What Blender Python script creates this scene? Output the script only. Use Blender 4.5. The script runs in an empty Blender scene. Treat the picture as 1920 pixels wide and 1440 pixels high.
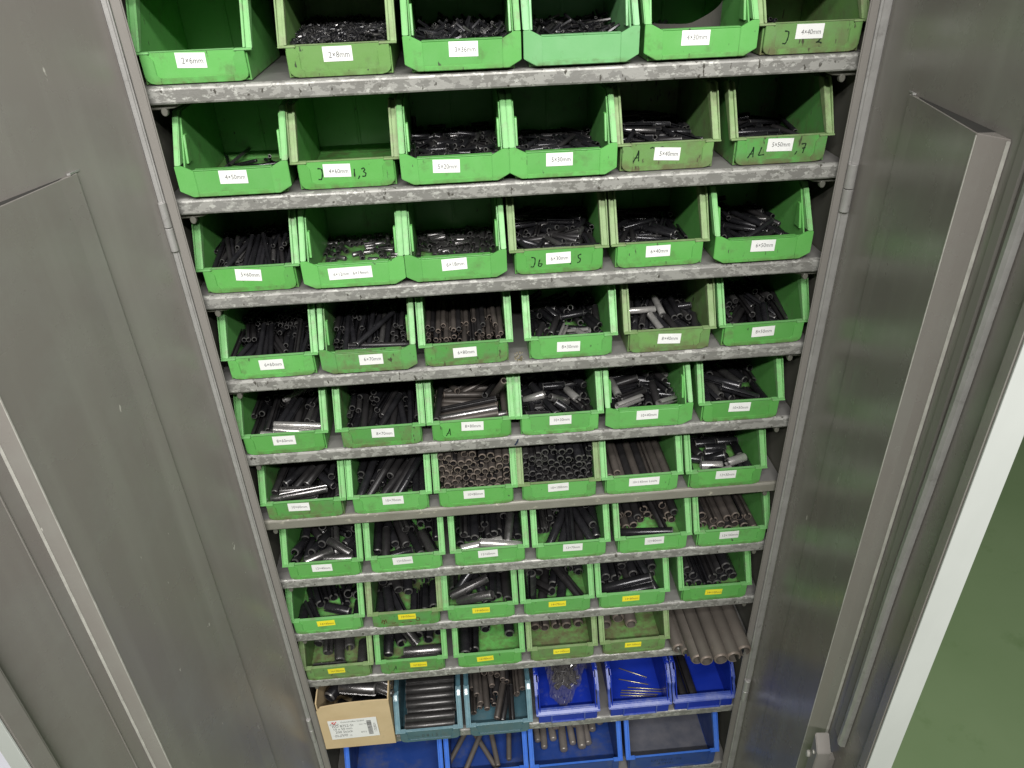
import bpy, bmesh, math, random
from mathutils import Vector, Matrix, noise

scene = bpy.context.scene
COL = scene.collection
R = math.radians

# ------------------------------------------------------------------ camera
cam_d = bpy.data.cameras.new('camera'); cam = bpy.data.objects.new('camera', cam_d); COL.objects.link(cam)
cam_d.sensor_width = 36.0; cam_d.lens = 1417.3/1920*36; cam_d.clip_start = 0.01; cam_d.clip_end = 60
cx = Vector((0.9964, -0.0786, -0.0326)); cyd = Vector((-0.0691, -0.5237, -0.8491)); cz = Vector((0.0496, 0.8483, -0.5272))
M = Matrix((cx, -cyd, -cz)).transposed().to_4x4(); M.translation = Vector((0.38908, -1.05706, 0.17296))
cam.matrix_world = M
scene.camera = cam

# ------------------------------------------------------------------ world + room lamps
w = bpy.data.worlds.new("World"); scene.world = w; w.use_nodes = True
w.node_tree.nodes['Background'].inputs[0].default_value = (0.86, 0.85, 0.83, 1)
w.node_tree.nodes['Background'].inputs[1].default_value = 0.055
def lamp(name, loc, target, sx, sy, power, col=(1, 0.985, 0.95)):
    d = bpy.data.lights.new(name, 'AREA'); d.shape = 'RECTANGLE'; d.size = sx; d.size_y = sy; d.energy = power; d.color = col
    o = bpy.data.objects.new(name, d); COL.objects.link(o); o.location = loc
    o.rotation_euler = (Vector(target)-Vector(loc)).to_track_quat('-Z', 'Y').to_euler(); return o
lamp('ceiling_tube_lamp', (0.3, -2.65, 1.65), (0.45, 0, -.3), 2.6, .10, 146)
lamp('ceiling_tube_lamp', (0.7, -1.75, 1.65), (0.45, 0, -.9), 2.4, .10, 54)
scene.view_settings.view_transform = 'Standard'; scene.view_settings.look = 'None'
scene.view_settings.gamma = 1; scene.view_settings.exposure = -0.06

# ------------------------------------------------------------------ materials
def mat(name, base, rough=.5, metal=0., spec=.5, var=None, vscale=20, dirt=None, dscale=35, dthr=(.55, .75), bump=0., bscale=200, rvar=0., objvar=0., stretch=(1, 1, 1), dirt2=None, grime=None, speck=None, streak=None):
    m = bpy.data.materials.new(name); m.use_nodes = True; nt = m.node_tree; N = nt.nodes; Lk = nt.links
    b = N['Principled BSDF']; b.inputs['Base Color'].default_value = (*base, 1); b.inputs['Roughness'].default_value = rough
    b.inputs['Metallic'].default_value = metal; b.inputs['Specular IOR Level'].default_value = spec
    tc = N.new('ShaderNodeTexCoord'); oi = N.new('ShaderNodeObjectInfo')
    add = N.new('ShaderNodeVectorMath'); add.operation = 'MULTIPLY_ADD'
    Lk.new(tc.outputs['Object'], add.inputs[0]); add.inputs[1].default_value = stretch
    sc = N.new('ShaderNodeVectorMath'); sc.operation = 'SCALE'; sc.inputs[0].default_value = (7, 13, 5); Lk.new(oi.outputs['Random'], sc.inputs['Scale'])
    Lk.new(sc.outputs[0], add.inputs[2]); V = add.outputs[0]
    col = None
    def nz(s, det=4, r=.6):
        n = N.new('ShaderNodeTexNoise'); n.inputs['Scale'].default_value = s; n.inputs['Detail'].default_value = det; n.inputs['Roughness'].default_value = r
        Lk.new(V, n.inputs['Vector']); return n
    def mix(fac, a, c):
        x = N.new('ShaderNodeMix'); x.data_type = 'RGBA'
        Lk.new(fac, x.inputs['Factor'])
        for s, k in ((a, 6), (c, 7)):
            if isinstance(s, tuple): x.inputs[k].default_value = (*s, 1)
            else: Lk.new(s, x.inputs[k])
        return x.outputs[2]
    def ramp(src, lo, hi):
        r = N.new('ShaderNodeMapRange'); r.inputs[1].default_value = lo; r.inputs[2].default_value = hi; Lk.new(src, r.inputs[0]); return r.outputs[0]
    cur = base
    if var:
        cur = mix(ramp(nz(vscale).outputs[0], .3, .7), cur, var)
    if objvar:
        h = N.new('ShaderNodeHueSaturation'); mr = N.new('ShaderNodeMapRange'); mr.inputs[3].default_value = 1-objvar; mr.inputs[4].default_value = 1+objvar
        Lk.new(oi.outputs['Random'], mr.inputs[0]); Lk.new(mr.outputs[0], h.inputs['Value'])
        if isinstance(cur, tuple): h.inputs['Color'].default_value = (*cur, 1)
        else: Lk.new(cur, h.inputs['Color'])
        cur = h.outputs[0]
    if dirt:
        cur = mix(ramp(nz(dscale, 8, .7).outputs[0], *dthr), cur, dirt)
    if dirt2:
        c2, s2, t2 = dirt2
        v = N.new('ShaderNodeTexVoronoi'); v.inputs['Scale'].default_value = s2
        dn = nz(s2*1.5, 3); va = N.new('ShaderNodeVectorMath'); va.operation = 'MULTIPLY_ADD'
        Lk.new(dn.outputs['Color'], va.inputs[0]); va.inputs[1].default_value = (.02, .02, .02); Lk.new(V, va.inputs[2]); Lk.new(va.outputs[0], v.inputs['Vector'])
        sp = N.new('ShaderNodeSeparateColor'); Lk.new(v.outputs['Color'], sp.inputs[0])
        cur = mix(ramp(sp.outputs[0], *t2), cur, c2)
    if streak:      # long soft vertical streaks of a second tone
        c3, s3, t3 = streak; mp = N.new('ShaderNodeVectorMath'); mp.operation = 'MULTIPLY'; mp.inputs[1].default_value = (s3, s3, s3*.07); Lk.new(tc.outputs['Object'], mp.inputs[0])
        n3 = N.new('ShaderNodeTexNoise'); n3.inputs['Scale'].default_value = 1; n3.inputs['Detail'].default_value = 6; Lk.new(mp.outputs[0], n3.inputs['Vector'])
        cur = mix(ramp(n3.outputs[0], *t3), cur, c3)
    if speck:       # little chips and scratches
        c4, s4, t4 = speck; mp = N.new('ShaderNodeVectorMath'); mp.operation = 'MULTIPLY'; mp.inputs[1].default_value = (s4, s4, s4*.35); Lk.new(V, mp.inputs[0])
        n4 = N.new('ShaderNodeTexNoise'); n4.inputs['Scale'].default_value = 1; n4.inputs['Detail'].default_value = 3; Lk.new(mp.outputs[0], n4.inputs['Vector'])
        cur = mix(ramp(n4.outputs[0], *t4), cur, c4)
    if grime:       # grime that settled along the lower edge of the bin
        c5, h5 = grime; sx = N.new('ShaderNodeSeparateXYZ'); Lk.new(tc.outputs['Object'], sx.inputs[0])
        g1 = ramp(sx.outputs[2], h5, 0.0); g2 = ramp(nz(60, 5).outputs[0], .38, .62); gm = N.new('ShaderNodeMath'); gm.operation = 'MULTIPLY'; Lk.new(g1, gm.inputs[0]); Lk.new(g2, gm.inputs[1])
        cur = mix(gm.outputs[0], cur, c5)
    if not isinstance(cur, tuple): Lk.new(cur, b.inputs['Base Color'])
    if rvar:
        mr = N.new('ShaderNodeMapRange'); mr.inputs[3].default_value = rough-rvar; mr.inputs[4].default_value = rough+rvar
        mr.inputs[1].default_value = .3; mr.inputs[2].default_value = .7
        Lk.new(nz(vscale*1.7, 6).outputs[0], mr.inputs[0]); Lk.new(mr.outputs[0], b.inputs['Roughness'])
    if bump:
        bp = N.new('ShaderNodeBump'); bp.inputs['Strength'].default_value = bump; bp.inputs['Distance'].default_value = .001
        Lk.new(nz(bscale, 5).outputs[0], bp.inputs['Height']); Lk.new(bp.outputs[0], b.inputs['Normal'])
    return m

MT = {}
for k, c, v in (('ga', (.112, .365, .088), (.130, .385, .104)), ('gb', (.095, .335, .070), (.118, .36, .090)), ('gc', (.165, .415, .17), (.185, .43, .19)), ('gd', (.14, .295, .080), (.165, .32, .10))):
    MT[k] = mat('green_plastic_'+k, c, .42, var=v, vscale=25, dirt=(.10, .13, .06), dscale=28, dthr=(.56, .82), bump=.15, bscale=500, rvar=.1, objvar=.11, grime=((.10, .13, .05), .012), speck=((.05, .07, .04), 160, (.70, .74)))
    MT[k+'r'] = mat('green_plastic_rim_'+k, tuple(min(1, x*1.05+.05) for x in c), .5, var=tuple(min(1, x*1.0+.085) for x in c), vscale=40, dirt=(.20, .22, .14), dscale=45, dthr=(.52, .8), rvar=.1, objvar=.06)  # paler than the body: light caught on the rims put into the colour
    MT[k+'d'] = mat('green_plastic_dusty_'+k, (.17, .27, .10), .6, var=(.24, .34, .16), vscale=40, dirt=(.17, .15, .10), dscale=45, dthr=(.5, .8), objvar=.06)
    MT[k+'w'] = mat('green_plastic_worn_'+k, tuple(x*.92 for x in c), .5, var=tuple(x*.75+.03 for x in c), vscale=30, dirt=(.13, .15, .07), dscale=24, dthr=(.47, .70), bump=.2, bscale=400, rvar=.1, objvar=.08, grime=((.11, .10, .05), .020), speck=((.05, .05, .03), 140, (.66, .72)))
for k in ('ga','gb','gc','gd'):
    for q in 'rd': MT[k+'w'+q] = MT[k+q]
MT['blue'] = mat('blue_plastic', (.006, .024, .30), .34, var=(.012, .034, .34), vscale=15, dirt=(.10, .12, .25), dscale=20, dthr=(.6, .9), rvar=.08)
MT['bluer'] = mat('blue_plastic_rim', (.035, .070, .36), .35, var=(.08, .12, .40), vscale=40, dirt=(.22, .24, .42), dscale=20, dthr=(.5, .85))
MT['blue2'] = mat('dull_blue_plastic', (.014, .046, .215), .42, var=(.024, .058, .24), vscale=20, dirt=(.09, .10, .13), dscale=14, dthr=(.52, .8), rvar=.1)
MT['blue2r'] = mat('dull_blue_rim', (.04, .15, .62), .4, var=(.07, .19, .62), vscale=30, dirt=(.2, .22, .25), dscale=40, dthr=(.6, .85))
MT['dustyfloor'] = mat('grey_dust', (.07, .075, .10), .7, var=(.12, .12, .14), vscale=25, dirt=(.16, .16, .17), dscale=60, dthr=(.6, .8))
MT['teal'] = mat('smoky_teal_plastic', (.05, .115, .145), .25, var=(.07, .145, .18), vscale=25, dirt=(.10, .13, .13), dscale=30, dthr=(.5, .85), spec=.7)
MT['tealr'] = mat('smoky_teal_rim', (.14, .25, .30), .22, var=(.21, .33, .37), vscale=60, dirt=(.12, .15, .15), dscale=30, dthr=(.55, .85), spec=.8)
MT['shelf'] = mat('worn_galvanised_steel', (.245, .24, .228), .5, .25, var=(.19, .185, .17), vscale=22, dirt=(.44, .44, .41), dscale=110, dthr=(.55, .60), bump=.3, bscale=300, rvar=.12, stretch=(.6, 1, 1), dirt2=((.33, .325, .305), 120, (.62, .64)), speck=((.07, .065, .055), 210, (.66, .70)))
MT['shelfb'] = mat('browned_galvanised_steel', (.21, .20, .17), .52, .25, var=(.26, .25, .215), vscale=30, dirt=(.46, .44, .36), dscale=70, dthr=(.6, .68), bump=.25, bscale=300, rvar=.12, stretch=(.6, 1, 1))
MT['shelftop'] = mat('shelf_top_steel', (.22, .215, .205), .45, .3, var=(.28, .27, .26), vscale=12, dirt=(.30, .29, .28), dscale=40, dthr=(.6, .8), bump=.1, rvar=.1)
MT['door'] = mat('grey_olive_enamel', (.222, .202, .186), .27, .0, spec=.65, var=(.208, .192, .180), vscale=3, dirt=(.245, .238, .218), dscale=6, dthr=(.48, .8), bump=.06, bscale=900, rvar=.05, streak=((.255, .243, .222), 22, (.50, .80)), speck=((.50, .48, .44), 90, (.745, .765)))
MT['doorw'] = mat('scratched_enamel', (.195, .182, .168), .38, .0, var=(.225, .21, .195), vscale=9, dirt=(.30, .29, .26), dscale=60, dthr=(.66, .72), bump=.1, bscale=600, rvar=.1, stretch=(1, 1, .3))
MT['edge'] = mat('bare_edge_steel', (.34, .33, .32), .38, .35, var=(.42, .41, .40), vscale=40, dirt=(.20, .19, .18), dscale=50, dthr=(.6, .75), bump=.3, bscale=500)
MT['ridge'] = mat('polished_edge', (.50, .485, .45), .42, .1, var=(.34, .325, .30), vscale=120, stretch=(1, 1, .5))
MT['inside'] = mat('dark_inside_enamel', (.10, .10, .085), .45, var=(.13, .125, .105), vscale=8, dirt=(.19, .18, .15), dscale=30, dthr=(.62, .8))
MT['hollow'] = mat('painted_hollow_shade', (.03, .029, .026), .8)  # flat dark tone standing in for shade at the stiffener end
MT['white'] = mat('off_white_enamel', (.46, .475, .46), .4, var=(.51, .525, .51), vscale=10, dirt=(.45, .46, .44), dscale=45, dthr=(.68, .76), stretch=(1, 1, .4))
MT['paper'] = mat('white_paper', (.80, .80, .79), .6, var=(.74, .74, .73), vscale=40, objvar=.06, dirt=(.55, .54, .48), dscale=70, dthr=(.66, .8))
MT['yellow'] = mat('yellow_paper', (.80, .68, .02), .6, var=(.86, .76, .04), vscale=60, objvar=.06, dirt=(.5, .4, .05), dscale=70, dthr=(.62, .8))
MT['ink'] = mat('grey_black_ink', (.035, .035, .035), .6)
MT['marker'] = mat('black_marker', (.006, .02, .008), .5)
MT['markerb'] = mat('brown_marker', (.09, .03, .012), .5)
MT['markerblue'] = mat('dark_blue_marker', (.01, .02, .05), .5)
MT['red'] = mat('red_print', (.65, .02, .02), .6)
MT['card'] = mat('brown_cardboard', (.53, .40, .225), .8, var=(.58, .45, .27), vscale=12, dirt=(.36, .30, .18), dscale=14, dthr=(.6, .8), bump=.1, bscale=200)
MT['k'] = mat('black_oiled_steel', (.015, .015, .018), .26, .4, spec=.6, var=(.028, .027, .030), vscale=60, rvar=.08, objvar=.3)
MT['k2'] = mat('matt_black_steel', (.017, .016, .017), .40, .2, spec=.45, var=(.026, .024, .025), vscale=60, rvar=.1)
MT['end'] = mat('worn_pin_end', (.10, .098, .098), .35, .5, var=(.16, .155, .15), vscale=80)
MT['bend'] = mat('worn_brown_pin_end', (.17, .145, .125), .45, .3, var=(.24, .19, .16), vscale=80)
MT['g'] = mat('grey_steel', (.17, .165, .165), .30, .85, var=(.24, .23, .23), vscale=60, rvar=.1, objvar=.2)
MT['b'] = mat('brown_black_steel', (.060, .052, .047), .48, .3, var=(.085, .072, .064), vscale=50, rvar=.1, objvar=.25, dirt=(.14, .09, .06), dscale=60, dthr=(.68, .8))
MT['s'] = mat('bright_steel', (.42, .41, .40), .26, .6, var=(.54, .52, .50), vscale=70, rvar=.06, objvar=.15)
MT['rust'] = mat('dull_brown_steel', (.112, .099, .086), .5, .25, var=(.14, .122, .106), vscale=22, dirt=(.26, .20, .15), dscale=60, dthr=(.64, .76), rvar=.08, objvar=.1)
MT['dg'] = mat('dark_grey_steel', (.05, .048, .048), .34, .6, var=(.08, .077, .076), vscale=60, rvar=.1)
MT['satin'] = mat('satin_grey_brown_steel', (.19, .17, .155), .38, .35, var=(.24, .215, .195), vscale=40, rvar=.08, objvar=.12)
MT['brass'] = mat('brass_rod', (.45, .40, .26), .3, .8)
MT['greycard'] = mat('grey_card', (.035, .033, .028), .95, var=(.05, .047, .04), vscale=20)
MT['floor'] = mat('green_floor_paint', (.15, .225, .105), .5, var=(.175, .25, .125), vscale=2, dirt=(.11, .18, .07), dscale=6, dthr=(.6, .8))
MT['pale'] = mat('pale_lilac_panel', (.78, .79, .86), .5)
def bag_mat():
    m = bpy.data.materials.new('clear_plastic_film'); m.use_nodes = True; nt = m.node_tree; N = nt.nodes
    b = N['Principled BSDF']; b.inputs['Base Color'].default_value = (.17, .16, .155, 1); b.inputs['Roughness'].default_value = .13; b.inputs['Specular IOR Level'].default_value = 1
    b.inputs['Alpha'].default_value = .40
    return m
MT['film'] = bag_mat()

# ------------------------------------------------------------------ mesh helpers
class MB:
    def __init__(s): s.v = []; s.f = []
    def quad(s, a, b, c, d): n = len(s.v); s.v += [a, b, c, d]; s.f.append((n, n+1, n+2, n+3)); return s
    def box(s, x0, x1, y0, y1, z0, z1):
        return s.prism([(y0, z0), (y1, z0), (y1, z1), (y0, z1)], x0, x1)
    def prism(s, yz, x0, x1, ax='x'):
        """polygon in the two other axes extruded along ax"""
        n = len(s.v); k = len(yz)
        for x in (x0, x1):
            for a, b in yz:
                s.v.append({'x': (x, a, b), 'y': (a, x, b), 'z': (a, b, x)}[ax])
        s.f.append(tuple(range(n, n+k))); s.f.append(tuple(range(n+2*k-1, n+k-1, -1)))
        for i in range(k):
            j = (i+1) % k; s.f.append((n+i, n+k+i, n+k+j, n+j))
        return s
    def sweep(s, path, u, halfw):  # not used for closed shapes
        return s
    def mesh(s, name, m, bev=0., seg=1, xf=None):
        me = bpy.data.meshes.new(name); bm = bmesh.new()
        vs = [bm.verts.new(xf @ Vector(p) if xf else p) for p in s.v]
        for f in s.f: bm.faces.new([vs[i] for i in f])
        bmesh.ops.recalc_face_normals(bm, faces=bm.faces)
        if bev: bmesh.ops.bevel(bm, geom=bm.edges[:], offset=bev, segments=seg, affect='EDGES', clamp_overlap=True)
        bm.to_mesh(me); bm.free(); me.materials.append(MT[m] if isinstance(m, str) else m); return me
def link(name, me, parent=None, loc=(0, 0, 0), rot=(0, 0, 0)):
    o = bpy.data.objects.new(name, me); COL.objects.link(o); o.parent = parent; o.location = loc; o.rotation_euler = rot; return o
def tag(o, label=None, cat=None, group=None, kind=None):
    if label: o['label'] = label
    if cat: o['category'] = cat
    if group: o['group'] = group
    if kind: o['kind'] = kind
    return o
def empty(name, loc): o = bpy.data.objects.new(name, None); COL.objects.link(o); o.location = loc; o.empty_display_size = .02; return o

_tc = {}
def text_mesh(s, width, m):
    """flat lettering centred at the origin in the xz plane, facing -y"""
    k = (s, round(width, 4), m)
    if k in _tc: return _tc[k]
    cu = bpy.data.curves.new('lettering', 'FONT'); cu.body = s; cu.align_x = 'CENTER'; cu.align_y = 'CENTER'; cu.offset = -.004; cu.resolution_u = 2
    o = bpy.data.objects.new('lettering', cu); COL.objects.link(o); bpy.context.view_layer.update()
    me = bpy.data.meshes.new_from_object(o.evaluated_get(bpy.context.evaluated_depsgraph_get())); bpy.data.objects.remove(o)
    xs = [v.co.x for v in me.vertices]; ys = [v.co.y for v in me.vertices]; ww = max(xs)-min(xs); f = width/ww; mx = (max(xs)+min(xs))/2; my = (max(ys)+min(ys))/2
    for v in me.vertices: v.co = Vector(((v.co.x-mx)*f, 0, (v.co.y-my)*f*1.22))
    me.materials.clear(); me.materials.append(MT[m]); _tc[k] = me; return me
def strokes_mesh(strokes, wd, m, taper=True):
    """hand drawn marker strokes in the xz plane, as flat ribbons facing -y"""
    mb = MB()
    for st in strokes:
        # smooth subdivide
        pts = []
        for i in range(len(st)-1):
            a, b = Vector(st[i]), Vector(st[i+1])
            for t in range(4): pts.append(a.lerp(b, t/4))
        pts.append(Vector(st[-1]))
        for _ in range(2):
            pts = [pts[0]]+[(pts[i-1]+pts[i]*2+pts[i+1])/4 for i in range(1, len(pts)-1)]+[pts[-1]]
        n = len(pts); L = []
        for i, p in enumerate(pts):
            d = (pts[min(i+1, n-1)]-pts[max(i-1, 0)]).normalized(); nn = Vector((-d.y, d.x))*wd*(.5+.12*math.sin(i*1.7))
            L.append(((p+nn), (p-nn)))
        for i in range(n-1):
            (a, b), (c, d) = L[i], L[i+1]
            mb.quad((a.x, 0, a.y), (b.x, 0, b.y), (d.x, 0, d.y), (c.x, 0, c.y))
    return mb.mesh('marker_writing', m)

# ------------------------------------------------------------------ cabinet
W = .93
ZTOP = .1480
ZS = [0, -.1475, -.2950, -.4438, -.5915, -.7388, -.8895, -1.0405, -1.1855, -1.4020, -1.6300]
ZT, ZB = .36, -1.70
cab = empty('storage_cabinet', (W/2, .2, ZB))
tag(cab, 'grey green sheet steel storage cabinet with both doors swung open', 'cabinet')
def cpart(name, me, **k):
    o = link(name, me, cab, (-W/2, -.2, -ZB)); tag(o, **k); return o
cpart('back_panel', MB().box(-.0235, W+.0235, .425, .43, ZB, ZT).mesh('back_panel', 'inside'))
cpart('side_panel', MB().box(-.0235, -.0195, -.006, .425, ZB, ZT).mesh('side_panel', 'inside'))
cpart('side_panel', MB().box(W+.0205, W+.0245, -.006, .425, ZB, ZT).mesh('side_panel', 'inside'))
cpart('front_post', MB().box(-.0145, -.0008, -.0125, -.0085, ZB, ZT).mesh('front_post', 'doorw', .0015, 2))
cpart('front_post', MB().box(W+.0008, W+.0135, -.0125, -.0085, ZB, ZT).mesh('front_post', 'doorw', .0015, 2))
cpart('base_plinth', MB().box(-.014, W+.014, .0, .012, ZB, -1.655).mesh('base_plinth', 'door'))
cpart('top_panel', MB().box(-.022, W+.022, -.006, .43, ZT, ZT+.012).mesh('top_panel', 'door'))
cpart('hinge_strip', MB().box(-.0235, -.0150, -.0160, -.0065, ZB, ZT).mesh('hinge_strip', 'edge', .002, 3))
cpart('hinge_strip', MB().box(W+.0138, W+.0290, -.0165, -.0065, ZB, ZT).mesh('hinge_strip', 'edge', .003, 3))
def barrel(x, z0, z1, r):
    mb = MB(); k = 14
    for a, b in ((z0, z0+(z1-z0)*.48), (z0+(z1-z0)*.5, z1)):
        mb.prism([(x+r*math.cos(2*math.pi*i/k), -.0155+r*math.sin(2*math.pi*i/k)) for i in range(k)], a, b, 'z')
    return mb.mesh('hinge_barrel', 'edge', .0006)
for x, r in ((-.0190, .0052), (W+.0200, .0072)):
    for z0 in (-.215, -1.36): cpart('hinge_barrel', barrel(x, z0, z0+.07, r))

# shelf support pegs
def peg(sx):
    mb = MB()
    mb.prism([(0, 0), (.046*sx, 0), (.042*sx, -.003), (.034*sx, -.006), (.020*sx, -.0075), (0, -.0075)], .010, .026, 'y')
    k = 10
    mb.prism([(.020*sx+.0045*math.cos(2*math.pi*i/k), -.010+.0060*math.sin(2*math.pi*i/k)) for i in range(k)], .008, .016, 'y')
    return mb.mesh('shelf_bracket', 'inside', .001)
pl, pr = peg(1), peg(-1)
for z in ZS[:9]:
    o = cpart('shelf_bracket', pl); o.location += Vector((-.012, 0, z-.0225))
    o = cpart('shelf_bracket', pr); o.location += Vector((W+.012, 0, z-.0225))

# shelves: folded sheet, front lip with rounded top edge
def shelf_mesh(m):
    mb = MB(); h = .0225
    pr = [(.42, 0), (.006, 0), (.003, -.0006), (.001, -.0022), (0, -.0045), (0, -h+.003), (.0012, -h+.0008), (.003, -h), (.022, -h), (.022, -h+.0012), (.0035, -h+.0012), (.0014, -h+.004), (.0014, -.0045), (.003, -.0022), (.006, -.0014), (.42, -.0014)]
    n = 60; r = random.Random(5)
    for i in range(n+1):
        x = -.0185+(W+.037)*i/n; d = .0003*noise.noise(Vector((x*9, 3, 0)))
        for y, z in pr: mb.v.append((x, y+(d if y < .02 else 0), z+d*.6))
    k = len(pr)
    for i in range(n):
        for j in range(k):
            j2 = (j+1) % k; a = i*k
            mb.f.append((a+j, a+j2, a+k+j2, a+k+j))
    mb.f.append(tuple(range(k))); mb.f.append(tuple(range((n+1)*k-1, n*k-1, -1)))
    me = mb.mesh('shelf', m); me.materials.append(MT['shelftop'])
    for p in me.polygons:
        if p.center.y > .012 : p.material_index = 1
    return me
sm, smb = shelf_mesh('shelf'), shelf_mesh('shelfb')
SL = ['worn steel shelf under the topmost row of green bins',
      'worn steel shelf under the empty bin with marker writing ,3',
      'worn steel shelf under the bin with the double width label',
      'worn steel shelf with pale crumbs in a gap between its bins',
      'worn steel shelf with a dark marker stroke on its front lip',
      'brownish steel shelf with pale flecks on its lip',
      'worn steel shelf under the lowest row of white labelled bins',
      'worn steel shelf under the upper row of yellow labelled bins',
      'worn steel shelf carrying the loose brown tubes',
      'steel shelf carrying the cardboard box and the bright blue bins',
      'lowest steel shelf, under the wide dull blue bins']
for i, z in enumerate(ZS+[ZTOP]):
    if i == 11: SL.append('steel shelf above the topmost row of bins')
    o = link('shelf', smb if i == 5 else sm, None, (0, .0005, z)); tag(o, SL[i], 'shelf', 'shelves of the cabinet')
    if i == 4:
        q = link('marker_stroke', strokes_mesh([[(-.003, -.006), (.001, 0), (.003, .006)]], .0028, 'markerblue'), o, (.455, -.0006, -.0115))

# ------------------------------------------------------------------ doors
def door(side, hx, th, P):
    """profile in (s,n): s from hinge outwards, n towards the cabinet's middle"""
    e = Vector((side*math.sin(th), -math.cos(th), 0)); n = Vector((-side*math.cos(th), -math.sin(th), 0)) if side > 0 else Vector((math.cos(th), -math.sin(th), 0))
    XF = Matrix((e, n, Vector((0, 0, 1)))).transposed().to_4x4(); XF.translation = Vector((hx, -.0125, 0))
    XFC = Matrix.Translation((0, 0, 0)) @ XF
    d = cpart('door', None if False else None) if False else None
    body = MB(); body.prism([(0, 0), (P['gray0'], 0), (P['gray0'], .010), (P['gray0']+.002, .013), (P['gray1'], .013), (P['gray1'], -.018), (.004, -.018), (0, -.012)], ZB+.02, ZT-.01, 'z')
    dr = cpart('door', body.mesh('door', 'door', .0015, 2, XF), label=P['label'])
    def sub(name, mb, m, bev=.0, seg=2, **k):
        o = link(name, mb.mesh(name, m, bev, seg, XF), dr); tag(o, **k); return o
    # white outer skin folded round the free edge
    sub('outer_skin', MB().prism([(.002, -.0185), (P['gray1']+.0005, -.0185), (P['gray1']+.0005, .0118), (P['w1']+.0010, .0118), (P['w1']+.0010, -.0225), (.002, -.0225)], ZB+.02, ZT-.01, 'z'), 'white', .0004, 1)
    a, b, c, h = P['st']
    mb = MB(); zt = P['zt']
    mb.prism([(a, .0004), (a+.0012, .0030), (a+.03, .0042), (b, h), (b+.0012, h), (c-.001, .0022), (c, .0004)], ZB+.05, zt, 'z')
    sub('stiffener', mb, 'door', .0008, 1)
    # bright worn edges of the stiffener
    mb = MB(); mb.prism([(b-.0016, h-.0009), (b-.0008, h+.0005), (b+.0008, h+.0005), (b+.0017, h-.0013)], ZB+.05, zt-.002, 'z')
    sub('worn_edge', mb, 'ridge', 0)
    mb = MB(); mb.prism([(c-.0022, .0036), (c-.0012, .0040), (c+.0010, .0014), (c+.0006, .0006)], ZB+.05, zt-.002, 'z')
    sub('worn_edge', mb, 'ridge', 0)
    mb = MB(); mb.prism([(b, .0005+h), (b+.0016, h-.001), (c-.0018, .0034), (c-.0026, .0030), (b, h-.001)], ZB+.05, zt-.001, 'z')
    sub('stiffener_side', mb, 'door', 0)
    mb = MB(); mb.prism([(a+.022, .0004), (b-.0012, .0004), (b-.0012, h-.0016), (a+.030, .0032)], zt-.0002, zt+.0004, 'z'); sub('end_shade_cap', mb, 'hollow')  # dark cap: shade inside the open channel, painted on the solid top
    # small gusset at the flat corner
    sub('corner_tab', MB().prism([(a-.006, .0006), (a+.014, .0006), (a+.012, .004), (a+.002, .0016)], zt+.0006, zt+.003, 'z'), 'edge', 0)
    return dr, sub
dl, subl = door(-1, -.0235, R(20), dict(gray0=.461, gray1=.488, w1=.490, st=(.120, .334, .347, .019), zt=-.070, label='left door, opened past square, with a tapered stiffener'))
# faint seam on the left door
subl('seam', MB().prism([(.3672, .0003), (.3682, .0012), (.3694, .0012), (.3700, .0003)], ZB+.05, ZT-.03, 'z'), 'door')
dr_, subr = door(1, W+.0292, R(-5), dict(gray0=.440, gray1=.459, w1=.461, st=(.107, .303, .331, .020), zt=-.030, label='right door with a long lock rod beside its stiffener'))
subr('seam', MB().prism([(.3480, .0003), (.3490, .0030), (.3640, .0034), (.3650, .0003)], -.95, ZT-.03, 'z'), 'doorw', .0005)
mb = MB(); nn = 40
for i in range(nn+1):
    z = -.945+(ZT-.03+.945)*i/nn; s0 = .3795-.006*math.exp(-((z+.55)/.22)**2)-.009*(1-min(1, (z+.945)/.5))
    for a, b in ((0, .0012), (.002, .0085), (.009, .0095), (.0135, .0070), (.0145, .0012)): mb.v.append((s0+a, b, z))
for i in range(nn):
    for j in range(5): j2 = (j+1) % 5; mb.f.append((i*5+j, i*5+j2, i*5+5+j2, i*5+5+j))
mb.f.append((0, 1, 2, 3, 4)); mb.f.append(tuple(range(nn*5+4, nn*5-1, -1)))
subr('lock_rod', mb, 'edge')
subr('latch_plate', MB().prism([(.3520, -.955), (.3740, -.978), (.3740, -1.075), (.3520, -1.075)], .012, .034, 'y').prism([(.3560, -1.0), (.3700, -1.0), (.3700, -1.06), (.3560, -1.06)], .0, .013, 'y'), 'doorw', .0012, 2)
subr('latch_pin', MB().prism([(.352+.0045*math.cos(i*.6283), -1.012+.0075*math.sin(i*.6283)) for i in range(10)], .028, .038, 'y'), 'ridge', .001)
for zz_ in (-.990, -1.055): subr('latch_screw', MB().prism([(.3630+.0035*math.cos(i*.6283), zz_+.0035*math.sin(i*.6283)) for i in range(10)], .0335, .0358, 'y'), 'ridge', .0006)
subr('rod_guide', MB().box(.385, .400, .004, .018, -1.16, -1.02), 'edge', .001)

# ------------------------------------------------------------------ surroundings
fl = link('floor', MB().quad((-6, -6, -1.72), (8, -6, -1.72), (8, 4, -1.72), (-6, 4, -1.72)).mesh('floor', 'floor')); tag(fl, 'green painted floor beyond the cabinet door', kind='structure')
pc = link('pale_side_panel', MB().box(-1.25, -.50, -.34, .25, -1.715, -1.20).mesh('pale_side_panel', 'pale', .01, 2)); tag(pc, 'pale blurred box surface beyond the left cabinet door', 'box')

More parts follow.
